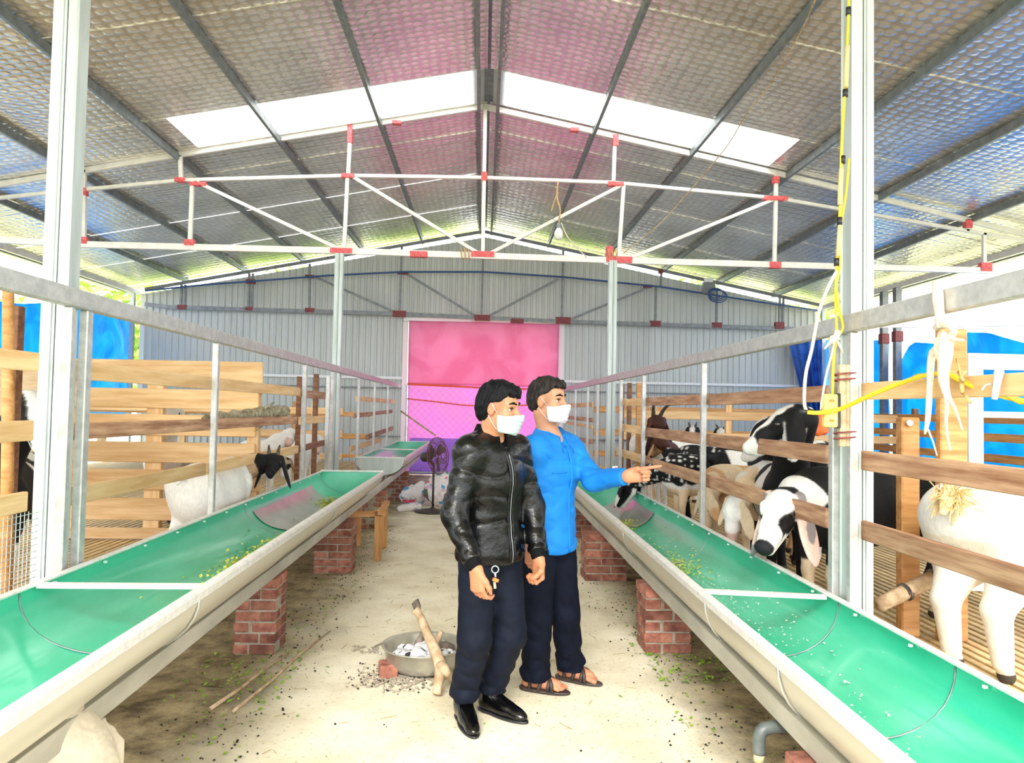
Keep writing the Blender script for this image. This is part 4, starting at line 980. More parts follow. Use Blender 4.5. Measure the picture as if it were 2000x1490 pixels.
def human(name, label, cat, hc, hf, f, chest, shz, hips, knees, ankles, toes, arms, hands, style):
    f = A(f); f /= np.linalg.norm(f); u = A((0,0,1)); l = np.cross(u, f); Rb = np.stack([f,l,u])
    hf = A(hf); hf /= np.linalg.norm(hf); hl = np.cross(u,hf); hl /= np.linalg.norm(hl); hu = np.cross(hf,hl); H = np.stack([hf,hl,hu])
    hc = A(hc); hw = lambda a: hc + A(a)@H
    chest = A(chest); pel = (A(hips[0])+A(hips[1]))/2
    T = empty('person', ((ankles[0][0]+ankles[1][0])/2,(ankles[0][1]+ankles[1][1])/2,0), label, cat)
    at = lambda z,fo=0,lo=0: (chest*(z-pel[2])+pel*(shz-z))/(shz-pel[2])*A((1,1,0))+A((0,0,z))+f*fo+l*lo
    neck0 = at(shz+.03,-.015)
    def skull(b, g=0., k=.02):
        b.ell(hw((-.012,0,.032)),(.100+g,.077+g,.092+g),H,k=k,reg=2)
        b.ell(hw((.022,0,-.038)),(.070+g,.060+g,.078+g),H,k=k,reg=1)
    # ---------------- body (one continuous surface)
    b = SDF(); skull(b)
    b.cap(hw((.062,-.014,-.092)),hw((.062,.014,-.092)),.020,.020,k=.02,reg=1)
    b.cap(hw((.082,0,.012)),hw((.104,0,-.024)),.009,.0135,k=.012,reg=1)
    for q in (-1,1):
        b.cap(hw((.078,q*.014,.024)),hw((.068,q*.048,.022)),.010,.009,k=.012,reg=1)
        b.ell(hw((.055,q*.040,-.028)),(.028,.024,.026),H,k=.02,reg=1)
        b.ell(hw((.082,q*.032,.004)),(.020,.019,.011),H,k=.008,reg=1,op=-1)
        b.cap(hw((.071,q*.020,.012)),hw((.066,q*.044,.011)),.0060,.0055,k=.004,reg=1)
        b.cap(hw((.072,q*.022,-.006)),hw((.065,q*.044,-.004)),.0050,.0045,k=.004,reg=1)
        b.ell(hw((-.008,q*.080,-.006)),(.020,.008,.033),H,k=.010,reg=4)
        b.ell(hw((-.004,q*.089,-.002)),(.010,.006,.018),H,k=.004,reg=4,op=-1)
    b.cap(hw((.072,-.014,-.062)),hw((.072,.014,-.062)),.011,.011,k=.01,reg=1)
    b.cap(hw((-.028,0,-.06)), neck0, .056,.060,k=.03,reg=5)
    sh = [at(shz,0,-.155), at(shz,0,.155)]
    def torso(b, g, k=.05, hip=True):
        b.ell(at(shz-.13),(.108+g,.165+g,.19),Rb,k=k).ell(at(shz-.34),(.100+g,.145+g,.20),Rb,k=k)
        b.cap(sh[0]+A((0,0,-.01)),sh[1]+A((0,0,-.01)),.052+g,.052+g,k=k)
        b.cap(at(shz+.05,-.02,-.03),sh[0]+A((0,0,.012)),.045+g*.6,.045+g*.7,k=k).cap(at(shz+.05,-.02,.03),sh[1]+A((0,0,.012)),.045+g*.6,.045+g*.7,k=k)
        if hip: b.ell(at(pel[2]+.02,-.01),(.108+g,.150+g,.14),Rb,k=k)
    torso(b, -.012)
    for i in (0,1):
        b.cap(hips[i],knees[i],.082,.054,k=.03).cap(knees[i],ankles[i],.050,.034,k=.02)
        s0,e,w = arms[i]; b.cap(s0,e,.044,.037,k=.03).cap(e,w,.036,.026,k=.02,reg=3)
        hand(b, A(w), *hands[i])
        an = A(ankles[i]); to = A(toes[i]); dd = to-an; dd[2] = 0; Lf = np.linalg.norm(dd); dd /= Lf; sd = np.cross(u,dd)
        if style['feet'] == 'sandal':
            he = an-dd*.045; b.cap(he*A((1,1,0))+A((0,0,.05)), an*A((1,1,0))+A((0,0,.07)), .030,.036,k=.02,reg=6)
            b.cap(an*A((1,1,0))+A((0,0,.075)), an*A((1,1,0))+dd*.12+A((0,0,.045)),.035,.026,k=.03,reg=6).cap(he*A((1,1,0))+A((0,0,.042)), an*A((1,1,0))+dd*.12+A((0,0,.038)),.026,.026,k=.02,reg=6)
            for j,(o,e_) in enumerate(((-.030,.150),(-.015,.166),(.0,.172),(.015,.172),(.031,.176))):
                o2 = o*(1 if i == 0 else -1); r_ = .0095 if j < 4 else .0125
                b.cap(an*A((1,1,0))+dd*.12+sd*o2*.9+A((0,0,.038)), an*A((1,1,0))+dd*(e_-.012)+sd*o2+A((0,0,.030)), .015,r_,k=.006,reg=6)
        else: b.cap(an, an*A((1,1,0))+dd*.10+A((0,0,.04)),.033,.026,k=.02)
    V,Fq = b.mesh(.005); reg = b.regions(V)
    sk = A(style['skin']); col = np.tile(sk,(len(V),1)); hlc = (V-hc)@H.T
    col[reg==4] = sk*A((1.05,.85,.8)); col[(reg==3)|(reg==6)] = sk*A((1.0,.86,.80))
    m = (reg==1)&(np.abs(hlc[:,2]+.062)<.012)&(hlc[:,0]>.06); col[m] = sk*A((.9,.55,.5))
    m = (reg==2)&(hlc[:,2]>-.02)&(hlc[:,0]<.05)&(np.abs(hlc[:,1])>.06); col[m] = sk*.75
    np_mesh('body', V, Fq, M['skin'], T, col, 1)
    # ---------------- eyes and brows
    for q in (-1,1):
        v,fq = SDF().ell((0,0,0),(.0105,)*3).mesh(.0025); 
        ew = attr_mat('eye_white',.2,0) if 'eye_white' not in bpy.data.materials else bpy.data.materials['eye_white']
        c = np.tile(A((.65,.62,.60)),(len(v),1)); g_ = A(hf)*.95+hl*.25; g_ /= np.linalg.norm(g_); c[(v@g_) > .0066] = (.012,.008,.006)
        np_mesh('eye', v+hw((.0655,q*.032,.003)), fq, ew, T, c)
        br = SDF().cap(hw((.0885,q*.013,.029)),hw((.0835,q*.033,.035)),.0042,.0052,k=.004).cap(hw((.0835,q*.033,.035)),hw((.0695,q*.053,.028)),.0052,.0034,k=.004)
        v,fq = br.mesh(.0022,pad=.01); np_mesh('eyebrow', v, fq, M['hair'], T)
        tube('upper_lash', [hw((.0765,q*.018,.008)),hw((.0790,q*.031,.0125)),hw((.0735,q*.046,.008))], .0026, M['hair'], T, seg=5)
    # ---------------- hair
    hs = SDF(); hs.ell(hw((-.014,0,.040)),(.108,.086,.096),H,k=.02).ell(hw((.03,0,.085)),(.066,.062,.030),H,k=.03)
    if style['hair'] == 1: hs.ell(hw((-.045,0,-.015)),(.072,.074,.075),H,k=.03)
    else: hs.ell(hw((-.050,0,-.01)),(.064,.070,.065),H,k=.03)
    hx = [-.2,-.055,-.03,-.012,.012,.03,.055,.075,.12]
    hy = [-.085,-.085,-.05,.018,.030,.040,.058,.062,.064] if style['hair'] == 1 else [-.075,-.075,-.04,.024,.036,.05,.066,.072,.074]
    inner = SDF(); skull(inner, -.006)
    def hp(P, g_):
        q = (P-hc)@H.T; hn = wob(q*A((1,1,.5)), 160, 11)*.0022+wob(q, 60, 12)*.0025
        line = np.interp(q[:,0], hx, hy)+.006*np.sin(q[:,1]*210)+.004*np.sin(q[:,1]*470+1)+(q[:,0]>.04)*.05*np.abs(q[:,1]-.01)
        return np.maximum(np.maximum(g_+hn, line-q[:,2]), -val(inner,P))
    v,fq = hs.mesh(.0042, hp); o = np_mesh('hair', v, fq, M[style['hairm']], T, None, 1)
    # ---------------- mask
    ms = SDF(); skull(ms, .0)
    for q in (-1,1): ms.ell(hw((.055,q*.040,-.028)),(.030,.026,.028),H,k=.02)
    ms.k0 = 0; ms.cap(hw((.080,0,.0)),hw((.099,0,-.024)),.011,.014,k=.025).cap(hw((.064,-.016,-.096)),hw((.064,.016,-.096)),.022,.022,k=.03).cap(hw((.09,0,-.04)),hw((.08,0,-.08)),.02,.02,k=.04)
    def mp(P, g_):
        q = (P-hc)@H.T; sh_ = np.abs(g_-.007)-.0035+.0012*np.sin(q[:,2]*330)*(np.abs(q[:,1])<.045)
        x0 = .024+.16*np.abs(q[:,2]+.055)*0
        return np.maximum.reduce([sh_, x0-q[:,0], q[:,2]+.012+.22*np.abs(q[:,1]), -.118-q[:,2]+.15*np.abs(q[:,1])])
    v,fq = ms.mesh(.0034, mp); np_mesh('face_mask', v, fq, M[style['mask']], T, None, 1)
    for q in (-1,1):
        for (a,b_) in (((.026,q*.066,-.026),(-.004,q*.090,.022)),((.026,q*.060,-.098),(-.016,q*.086,-.036))):
            tube('mask_loop', smoothpath([hw(a), (hw(a)+hw(b_))/2+q*hl*.004, hw(b_)],4), .0017, M['maskw'], T, seg=5)
    # ---------------- top garment
    g = style['fit']; j = SDF(); torso(j, g, k=.05); hem = style['hem']
    j.ell(at(hem+.03),(.118+g,.158+g,.09),Rb,k=.06)
    for i in (0,1):
        s0,e,w = [A(v) for v in arms[i]]; wr = e+(w-e)*(style['cuff'])
        j.cap(s0,e,.058+g*.4,.050+g*.4,k=.035,reg=1+i).cap(e,wr,.050+g*.35,.036+g*.3,k=.03,reg=1+i)
    j.cap(at(shz+.13,.02),at(shz+.0,.13),.050,.016,k=.012,op=-1)
    amp = style['amp']; fr = style['freq']
    def jp(P, g_):
        a = wob(P*A((1,1,1.7)), fr, 21); b_ = wob(P*A((1,1,1.3)), fr*2.3, 22)
        fold = amp*(1-1.6*np.abs(np.sin(a*1.3))**.6)*.7+amp*.12*b_
        z = P[:,2]; cut = hem-z+.004*np.sin(P[:,0]*40)
        # only the trunk is cut at the hem; sleeves keep going
        dd = np.full(len(P), 9.)
        for i in (0,1):
            s0,e,w = [A(v) for v in arms[i]]; dd = np.minimum(dd, SDF.dist('c',(e,w,.075,.062),P))
        cut = np.where(dd < 0, -1, cut)
        g2 = g_+fold*(1.0 if style['leather'] else .8)
        for i in (0,1):
            s0,e,w = [A(v) for v in arms[i]]; ax_ = (w-e)/np.linalg.norm(w-e); t_ = (P-e)@ax_; near = np.linalg.norm(P-e-t_[:,None]*ax_,axis=1) < .08
            g2 = np.where(near & (t_ > 0), np.maximum(g2, t_-np.linalg.norm(w-e)*style['cuff']), g2)
        return np.maximum(g2, cut)
    v,fq = j.mesh(.006, jp); top = np_mesh(style['top'], v, fq, M[style['topm']], T, None, 1)
    # collar
    na = at(shz+.078,-.016); vs = []; fs = []; NP = 40; lea = style['leather']
    for i in range(NP+1):
        ph = math.radians((16 if lea else 20)+(360-(32 if lea else 40))*i/NP); fr_ = math.cos(ph); tip = max(0,(abs(ph-math.pi)/math.pi-.62)/.3)
        dr = f*math.cos(ph)+l*math.sin(ph)
        if lea: rings = ((.074,.050-.035*max(fr_,0)),(.084,.028-.04*max(fr_,0)),(.104,-.02-.045*max(fr_,0)))
        else: rings = ((.072,.0-.045*max(fr_,0)),(.076,.040-.050*max(fr_,0)),(.086,.042-.054*max(fr_,0)),(.120+.012*tip,-.012-.065*max(fr_,0)-.030*tip))
        for (r_,z_) in rings: vs.append(na+dr*r_*(1.0 if abs(fr_) < .5 else .96)+u*z_)
    nr = len(rings)
    for i in range(NP):
        for q in range(nr-1): k_ = i*nr+q; fs.append((k_,k_+1,k_+nr+1,k_+nr))
    co = pyd('collar', vs, fs, M['rib'] if lea else M[style['topm']], top, smooth=True); md = co.modifiers.new('s','SOLIDIFY'); md.thickness = .006
    # front closure
    pts = []
    for z in np.linspace(hem+.01, shz+.02, 14):
        pts.append(march(j, at(z,.40,style['zip']), -f, L=.5, off=.004))
    if style['leather']:
        vs = MB()
        tube('zip', pts, .0028, M['galv_dark'], top, seg=6)
        for s_ in (-1,1): tube('zip_placket', [p+l*s_*.016-f*.002 for p in pts], .006, M[style['topm']], top, seg=6)
        for i in (0,1):
            s0,e,w = [A(v) for v in arms[i]]; ax_ = (w-e)/np.linalg.norm(w-e); q = e+(w-e)*style['cuff']
            v,fq = SDF().cap(q-ax_*.03,q+ax_*.018,.043,.036,k=.01).mesh(.005); np_mesh('cuff', v, fq, M['rib'], top, None, 1)
    else:
        tube('button_placket', [p+f*.001 for p in pts], .0055, M[style['topm']], top, seg=6)
        for p in pts[2::3]:
            v,fq = SDF().ell((0,0,0),(.004,.006,.006),Rb).mesh(.002,pad=.006); np_mesh('button', v+p+f*.006+l*.0, fq, M['bluecl'], top)
        # breast pocket flaps and small badge
        for s_ in (-.085,.085):
            ps = [march(j, at(shz-.12,.4,s_+o), -f, L=.5, off=.004) for o in (-.045,0,.045)]
            tube('pocket_seam', ps, .004, M[style['topm']], top, seg=6)
        p = march(j, at(shz-.095,.4,.100), -f, L=.5, off=.005)
        W_ = Matrix(((f[0],l[0],0,p[0]),(f[1],l[1],0,p[1]),(0,0,1,p[2]),(0,0,0,1)))
        o = link('badge', box_data(.008,.042,.030,.001,M['white']), M['white'], top, W_); o['label'] = 'small white and pink badge'
        W_ = W_.copy(); W_.translation += Vector(f)*.005+Vector((0,0,.004))
        M['badge'] = mat('pink_badge', (.85,.10,.30), .5); link('badge_emblem', box_data(.004,.016,.014,.001,M['badge']), M['badge'], top, W_)
    # ---------------- trousers
    t = SDF(); r1,r2,r3 = style['leg']
    t.ell(at(pel[2]+.02,-.01),(.118,.160,.13),Rb,k=.05).cap(A(hips[0])+A((0,0,.02)),A(hips[1])+A((0,0,.02)),.09,.09,k=.05)
    for i in (0,1):
        hem_ = A(ankles[i])*A((1,1,0))+A((0,0,style['hemz']))
        t.cap(hips[i],knees[i],r1,r2,k=.035,reg=i).cap(knees[i],hem_,r2,r3,k=.03,reg=i)
        t.cap(hem_,hem_,r3+.004,r3+.004,k=.02,reg=i)
    def tp(P, g_):
        a = wob(P*A((1,1,.9)), 20, 31); z = P[:,2]
        w_ = np.clip((.55-z)/.45,0,1); fold = .0045*(1-2*np.abs(np.sin(a)))*(.5+w_)+.005*w_*np.sin(z*75+3*np.sin(P[:,0]*30)+P[:,1]*20)*np.clip((.34-z)/.2,0,1)
        return np.maximum.reduce([g_+fold, style['hemz']-.035-z, z-style['hem']-.05])
    v,fq = t.mesh(.006, tp); np_mesh('trousers', v, fq, M[style['trm']], T, None, 1)
    # ---------------- shoes
    for i in (0,1):
        an = A(ankles[i])*A((1,1,0)); to = A(toes[i])*A((1,1,0)); dd = to-an; dd /= np.linalg.norm(dd); sd = np.cross(u,dd); Rf = np.stack([dd,sd,u])
        if style['feet'] == 'shoe':
            s = SDF(); s.cap(an-dd*.03+u*.085,an-dd*.03+u*.13,.046,.047,k=.03).ell(an-dd*.035+u*.045,(.052,.038,.046),Rf,k=.03)
            s.ell(an+dd*.07+u*.040,(.115,.043,.042),Rf,k=.03).cap(an+u*.09,an+dd*.09+u*.045,.040,.030,k=.03).ell(an+dd*.165+u*.028,(.050,.034,.026),Rf,k=.025)
            def sp(P,g_): return np.maximum(np.maximum(g_, .012-P[:,2]), P[:,2]-.15)
            v,fq = s.mesh(.0045, sp); sh_ = np_mesh('shoe', v, fq, M['shoe'], T, None, 1)
            s = SDF(); s.ell(an+dd*.085+u*.010,(.138,.047,.02),Rf,k=.02).ell(an-dd*.035+u*.012,(.055,.040,.022),Rf,k=.02)
            def so(P,g_): return np.maximum(np.maximum(g_, -P[:,2]+.001), P[:,2]-.016)
            v,fq = s.mesh(.0045, so); np_mesh('sole', v, fq, M['black'], sh_, None, 0)
        else:
            s = SDF(); s.ell(an+dd*.06+u*.012,(.140,.048,.024),Rf,k=.03).ell(an-dd*.03+u*.012,(.055,.036,.024),Rf,k=.03)
            def so(P,g_): return np.maximum(np.maximum(g_, -P[:,2]+.001), P[:,2]-.020)
            v,fq = s.mesh(.0045, so); sn = np_mesh('sandal', v, fq, M['sandal'], T, None, 0)
            for (a0,a1,h0) in ((.03,.11,.062),(.11,.04,.062),(.085,.085,.055),(-.02,-.02,.085)):
                pts_ = []
                for q in np.linspace(-1,1,9):
                    ff = a0+(a1-a0)*(q+1)/2; ww = .047 if ff > .0 else .040; z = .016+(h0)*math.sqrt(max(0,1-q*q))
                    pts_.append(an+dd*ff+sd*q*ww+u*z)
                vs_,fs_ = tube_vf(pts_, .011, 6); 
                o = pyd('strap', vs_, fs_, M['sandal'], sn, smooth=True)
    return T, dict(at=at, f=f, l=l, jac=j)
def sh_(c, l, s): return (c[0]+l[0]*s, c[1]+l[1]*s)
# man in black leather jacket
f1 = A((.72,-.69,0)); l1 = A((.69,.72,0)); Y1 = 3.62
c1 = PY(963,890,Y1); SZ1 = 1.335; c1 = (c1.x, c1.y, SZ1)
p1 = PY(958,1080,Y1+.03); HZ = .87
hp1 = [(p1.x-l1[0]*.085, p1.y-l1[1]*.085, HZ), (p1.x+l1[0]*.085, p1.y+l1[1]*.085, HZ)]
kn1 = [tuple(PY(927,1245,3.60)), tuple(PY(995,1240,3.70))]
an1 = [tuple(PZ(906,1408,0)), tuple(PZ(962,1392,0))]; an1 = [(a[0],a[1],.085) for a in an1]
to1 = [tuple(PZ(932,1452,0)), tuple(PZ(1032,1416,0))]
sR = (c1[0]-l1[0]*.168, c1[1]-l1[1]*.168, SZ1-.012); sL = (c1[0]+l1[0]*.168, c1[1]+l1[1]*.168, SZ1-.012)
arms1 = [(sR, tuple(PY(886,1005,3.44)), tuple(PY(930,1112,3.30))), (sL, tuple(PY(1040,990,3.76)), tuple(PY(1052,1092,3.62)))]
rel = [( .75,.55,.15),(.85,.25,.30),(.85,-.1,.35)]
hands1 = [((.10,-.05,-1), f1, -l1, (38,42,46,50), rel), ((.0,-.05,-1), f1*1.0+A((0,-.3,0)), l1, (78,80,80,80), [(.6,.5,.5),(.6,.0,.8),(.5,-.5,.7)])]
hf1 = A((.90,-.43,-.13))
man1, I1 = human('person', 'man in a shiny black leather jacket, navy trousers and black shoes, wearing a pale mask', 'person', PY(976,797,3.56), hf1, f1, c1, SZ1, hp1, kn1, an1, to1, arms1, hands1,
    dict(skin=(.46,.22,.12), hair=1, hairm='hair', mask='maskm', fit=.024, hem=.80, cuff=.86, amp=.0075, freq=13, leather=True, top='jacket', topm='leather', zip=.0, leg=(.098,.080,.066), hemz=.14, trm='navy', feet='shoe'))
# keys hanging from his belt
T = empty('key_ring', tuple(PY(968,1130,3.40)), 'small metal key ring with an orange fob hanging at the jacket hem', 'keys')
kc = PY(967,1112,3.42)
tube('ring', [kc+Vector((math.cos(a)*.016,0,math.sin(a)*.016)) for a in np.linspace(0,2*math.pi,17)], .0028, M['galv'], T, seg=6, caps=False)
tube('clip', [kc+Vector((0,0,-.014)),kc+Vector((.003,0,-.036))], [.0055,.004], M['galv'], T)
box('fob', kc+Vector((.003,0,-.048)), (.030,.010,.016), M['orange_net'], T, rot=(0,.3,0))
box('key', kc+Vector((.0,0,-.072)), (.012,.004,.030), M['bark'], T, rot=(0,-.15,0))
# man in azure shirt
f2 = A((.75,-.66,0)); l2 = A((.66,.75,0)); Y2 = 4.08; SZ2 = 1.325
c2 = PY(1080,880,Y2); c2 = (c2.x, c2.y, SZ2); p2 = PY(1070,1085,Y2+.02)
hp2 = [(p2.x-l2[0]*.085, p2.y-l2[1]*.085, .86), (p2.x+l2[0]*.085, p2.y+l2[1]*.085, .86)]
kn2 = [tuple(PY(1050,1205,4.05)), tuple(PY(1104,1200,4.18))]
an2 = [tuple(PZ(1045,1348,0)), tuple(PZ(1113,1328,0))]; an2 = [(a[0],a[1],.085) for a in an2]
to2 = [tuple(PZ(1112,1358,0)), tuple(PZ(1180,1342,0))]
sR = (c2[0]-l2[0]*.165, c2[1]-l2[1]*.165, SZ2-.012); sL = (c2[0]+l2[0]*.165, c2[1]+l2[1]*.165, SZ2-.014)
arms2 = [(sR, (sR[0]-.06, sR[1]+.06, 1.05), (sR[0]-.01, sR[1]-.01, .82)), (sL, tuple(PY(1160,937,4.02)), tuple(PY(1226,930,3.82)))]
hands2 = [((0,-.1,-1), f2, -l2, (35,40,45,50), rel), ((1,-.20,.16), (-.1,.1,1), (.1,1,.0), (3,72,80,84), [(.8,.15,.55),(.75,-.35,.55),(.6,-.5,.6)])]
man2, I2 = human('person', 'man in an azure work shirt and sandals pointing at the goats, white mask', 'person', PY(1071,783,4.02), (.86,-.51,-.02), f2, c2, SZ2, hp2, kn2, an2, to2, arms2, hands2,
    dict(skin=(.50,.25,.15), hair=2, hairm='hair2', mask='maskw', fit=.024, hem=.765, cuff=.93, amp=.010, freq=17, leather=False, top='shirt', topm='bluecl', zip=.0, leg=(.100,.080,.074), hemz=.095, trm='navy2', feet='sandal'))
# ------------------------------------------------------------------ fire basin and things on the aisle floor
def lathe(name, prof, c, m, parent=None, seg=36, squash=0):
    vs = []; fs = []; n = len(prof)
    for (r,z) in prof:
        for k in range(seg): a = 2*math.pi*k/seg; vs.append((c[0]+r*math.cos(a)*(1+squash*math.cos(a*2)), c[1]+r*math.sin(a), c[2]+z))
    for i in range(n-1):
        for k in range(seg): fs.append((i*seg+k, i*seg+(k+1)%seg, (i+1)*seg+(k+1)%seg, (i+1)*seg+k))
    fs.append(tuple(range(seg-1,-1,-1))); fs.append(tuple((n-1)*seg+k for k in range(seg)))
    return pyd(name, vs, fs, m, parent, smooth=True)
M['alu'] = mat('sooty_aluminium', (.34,.32,.25), .35, .6, (.55,.53,.46), 5, (1,1,1), .1)
M['soot'] = mat('soot', (.012,.011,.012), .9, 0, (.05,.045,.04), 20)
M['ashc'] = attr_mat('ash', .95, .7, 60, var=.1)
bc = (-.312, 4.43, 0)
B = empty('fire_basin', bc, 'dented metal basin full of white ash beside the man in black', 'basin')
lathe('bowl', [(.02,.012),(.15,.012),(.19,.03),(.222,.075),(.236,.14),(.246,.146),(.250,.152),(.242,.154),(.232,.148),(.226,.14),(.21,.08),(.18,.042),(.14,.026),(.02,.024)], bc, M['alu'], B)
for s in (-1,1):
    a0 = math.pi if s < 0 else 0
    tube('handle', [Vector((bc[0]+math.cos(a0+t)*(.252+.045*math.cos(t*2.6)**2), bc[1]+math.sin(a0+t)*.26, .125)) for t in np.linspace(-.42,.42,11)], .007, M['alu'], B)
s_ = SDF(); rs = random.Random(3)
s_.ell((bc[0],bc[1],.075),(.20,.20,.045),k=.02)
for i in range(46):
    a = rs.uniform(0,6.28); q = .165*math.sqrt(rs.random()); r_ = rs.uniform(.014,.038)
    s_.ell((bc[0]+q*math.cos(a),bc[1]+q*math.sin(a),.105+rs.uniform(0,.022)-(q/.17)**2*.012),(r_*rs.uniform(.8,1.5),r_,r_*.8),Rz(rs.uniform(0,180)),k=.008,reg=1+(i%5))
v,f_ = s_.mesh(.0055); rg = s_.regions(v); c = np.tile(A((.62,.62,.66)),(len(v),1)); c[rg==1] = (.72,.70,.70); c[rg==3] = (.48,.49,.54); w_ = wob(v,60,2); c[w_>1.3] = (.03,.03,.035)
np_mesh('ash', v, f_, M['ashc'], B, c)['kind'] = 'stuff'
for i,(dx,dy,dz,l_,m_) in enumerate(((.06,.07,.135,.16,'bark'),(-.04,.10,.12,.18,'bark_dk'),(.09,-.05,.12,.10,'bark_dk'),(.12,.06,.12,.13,'bark_dk'))):
    p = Vector((bc[0]+dx,bc[1]+dy,dz)); d = Vector((.35-.3*i,.1*i-.1,.65 if i == 0 else .12)).normalized()
    tube('firewood', [p-d*l_*.4,p,p+d*l_*.5], [.024,.028,.012], M[m_], B, seg=7)
br = [PZ(853,1356,.022), PY(858,1322,4.05), PY(860,1300,4.10), PY(846,1262,4.21), PY(832,1232,4.32), PY(822,1206,4.42), PY(812,1192,4.45)]
Tb = empty('forked_branch', tuple(br[0]), 'pale forked branch leaning across the front of the fire basin', 'branch')
tube('stem', smoothpath(br,4), list(np.interp(np.linspace(0,1,25),[0,.35,.7,.9,1],[.022,.034,.026,.021,.030])), M['bark'], Tb, seg=10)
tube('fork', smoothpath([PY(861,1300,4.09),PY(872,1312,4.05),PZ(886,1326,.024)],4), [.030]*4+[.026]*4+[.022], M['bark'], Tb, seg=9)
tube('charred_tip', smoothpath([PY(814,1196,4.45),PY(817,1183,4.46),PY(812,1172,4.47)],3), [.020,.018,.016,.015,.014,.017,.019], M['bark_dk'], Tb, seg=9)
tag(tube('charred_stick', [PY(808,1178,4.62),PY(822,1212,4.55),PY(842,1250,4.46)], [.014,.016,.014], M['bark_dk'], seg=8), 'thin charred stick standing in the basin behind the branch', 'stick')
o = box('brick_piece', PZ(758,1306,.04)+Vector((0,0,.0)), (.10,.12,.075), M['brick'], rot=(0,0,.25), b=.008); tag(o, 'broken orange brick lying against the left of the fire basin', 'brick')
def scatter(name, label, cat, pts, mk, m, parent=None):
    b = MB()
    for p in pts: mk(b, Vector(p))
    o = b.build(name, m, parent); tag(o, label, cat, kind='stuff'); return o
OCT = [(0,1,2),(0,2,3),(0,3,4),(0,4,1),(5,2,1),(5,3,2),(5,4,3),(5,1,4)]
def pebble(rmin, rmax):
    def f(b, p):
        r = random.uniform(rmin,rmax); a = random.uniform(0,6.28); c,s = math.cos(a)*r, math.sin(a)*r
        b.add(([p+Vector((0,0,r*.8)),p+Vector((c*1.3,s*1.3,0)),p+Vector((-s,c,0)),p+Vector((-c*1.3,-s*1.3,0)),p+Vector((s,-c,0)),p-Vector((0,0,r*.8))], OCT))
    return f
def leafm(l0, l1, w=.3, up=.5):
    def f(b, p):
        l = random.uniform(l0,l1); a = random.uniform(0,6.28); d = Vector((math.cos(a),math.sin(a),random.uniform(-.1,up))).normalized(); e = d.cross(Vector((0,0,1))).normalized()
        b.add(([p-d*l/2, p+e*l*w, p+d*l/2, p-e*l*w+Vector((0,0,.003))], [(0,1,2,3)]))
    return f
def straw(l0, l1):
    def f(b, p):
        l = random.uniform(l0,l1); a = random.uniform(0,6.28); d = Vector((math.cos(a),math.sin(a),random.uniform(-.05,.05))); b.bar(p-d*l/2,p+d*l/2,.0025,.002)
    return f
rnd = random.uniform
M['dung'] = mat('goat_droppings', (.012,.009,.006), .8)
M['leafg'] = mat('fresh_leaf', (.10,.26,.02), .6, 0, (.32,.45,.05), 30)
M['leafy'] = mat('yellow_green_chaff', (.42,.50,.03), .6, 0, (.70,.66,.14), 40)
M['strawm'] = mat('dry_straw', (.30,.24,.12), .8, 0, (.5,.42,.24), 40)
M['chaff'] = mat('pale_chaff', (.55,.60,.50), .8, 0, (.75,.78,.66), 40)
pts = []
for i in range(1100):
    s = random.choice((-1,1)); x = s*(.85+abs(random.gauss(0,.25))+rnd(0,.3)); y = rnd(1.7,9.5); pts.append((x,y,.006))
for i in range(70): pts.append((rnd(-.9,1.0),rnd(1.8,9),.005))
for i in range(200): p = PZ(random.gauss(765,40),random.gauss(1320,14)); pts.append((p.x,p.y,.006))
scatter('droppings', 'small black goat droppings strewn on the aisle floor by the troughs', 'droppings', pts, pebble(.003,.0075), M['dung'])
pts = [(s*(1.0+abs(random.gauss(0,.25))),rnd(2,8.5),.008) for s in (-1,1) for i in range(260)] + [(rnd(-.9,.9),rnd(2,7),.006) for i in range(26)] + [(rnd(-1.6,-1.05),rnd(3.9,4.75),.012) for i in range(260)] + [(rnd(1.05,1.5),rnd(4.2,4.75),.012) for i in range(200)]
scatter('fallen_leaves', 'scraps of green leaves scattered on the floor beneath the troughs', 'leaves', pts, leafm(.012,.038), M['leafg'])
scatter('straw', 'loose straw stalks scattered on the aisle floor', 'straw', [(rnd(-1.3,1.3),rnd(1.8,8),.004) for i in range(150)], straw(.03,.11), M['strawm'])
scatter('ash_crumbs', 'ash and charcoal crumbs on the floor in front of the basin', 'ash', [tuple(PZ(random.gauss(790,38),random.gauss(1322,11),.006)) for i in range(420)]+[tuple(PZ(rnd(690,740),rnd(1260,1275),.005)) for i in range(40)], pebble(.004,.013), M['mortar'])
# feed left in the troughs
def trough_z(cx,a,b,zr,x): t = max(-1,min(1,(x-cx)/a)); return zr - b*max(.05,(1-t*t)**.5)**.85
def feed(label, cx,a,b,zr, specs, m, mk):
    pts = []
    for (n,x,sx,y,sy) in specs:
        for i in range(n):
            px_ = random.gauss(x,sx); 
            if abs(px_-cx) > a*.9: continue
            pts.append((px_, random.gauss(y,sy), trough_z(cx,a,b,zr,px_)+.016+rnd(0,.024)))
    scatter('leaf_feed', label, 'feed', pts, mk, m)
feed('yellow green chopped leaves left in the left trough', LC,LA,LB,LZ, [(620,-1.43,.05,4.75,.25),(460,-1.40,.05,5.35,.25),(360,-1.50,.05,7.5,.17),(60,-1.48,.1,4.9,.9)], M['leafy'], leafm(.012,.040,.3,.9))
feed('green leaf scraps left in the left trough', LC,LA,LB,LZ, [(160,-1.44,.07,4.9,.4),(90,-1.50,.06,7.5,.2)], M['leafg'], leafm(.010,.030,.3,.9))
feed('yellow and green scraps in the right trough', RC,RA,RB,RZ, [(300,1.43,.06,5.25,.18),(200,1.42,.05,7.2,.16),(60,1.42,.1,6,.5)], M['leafy'], leafm(.010,.030,.3,.8))
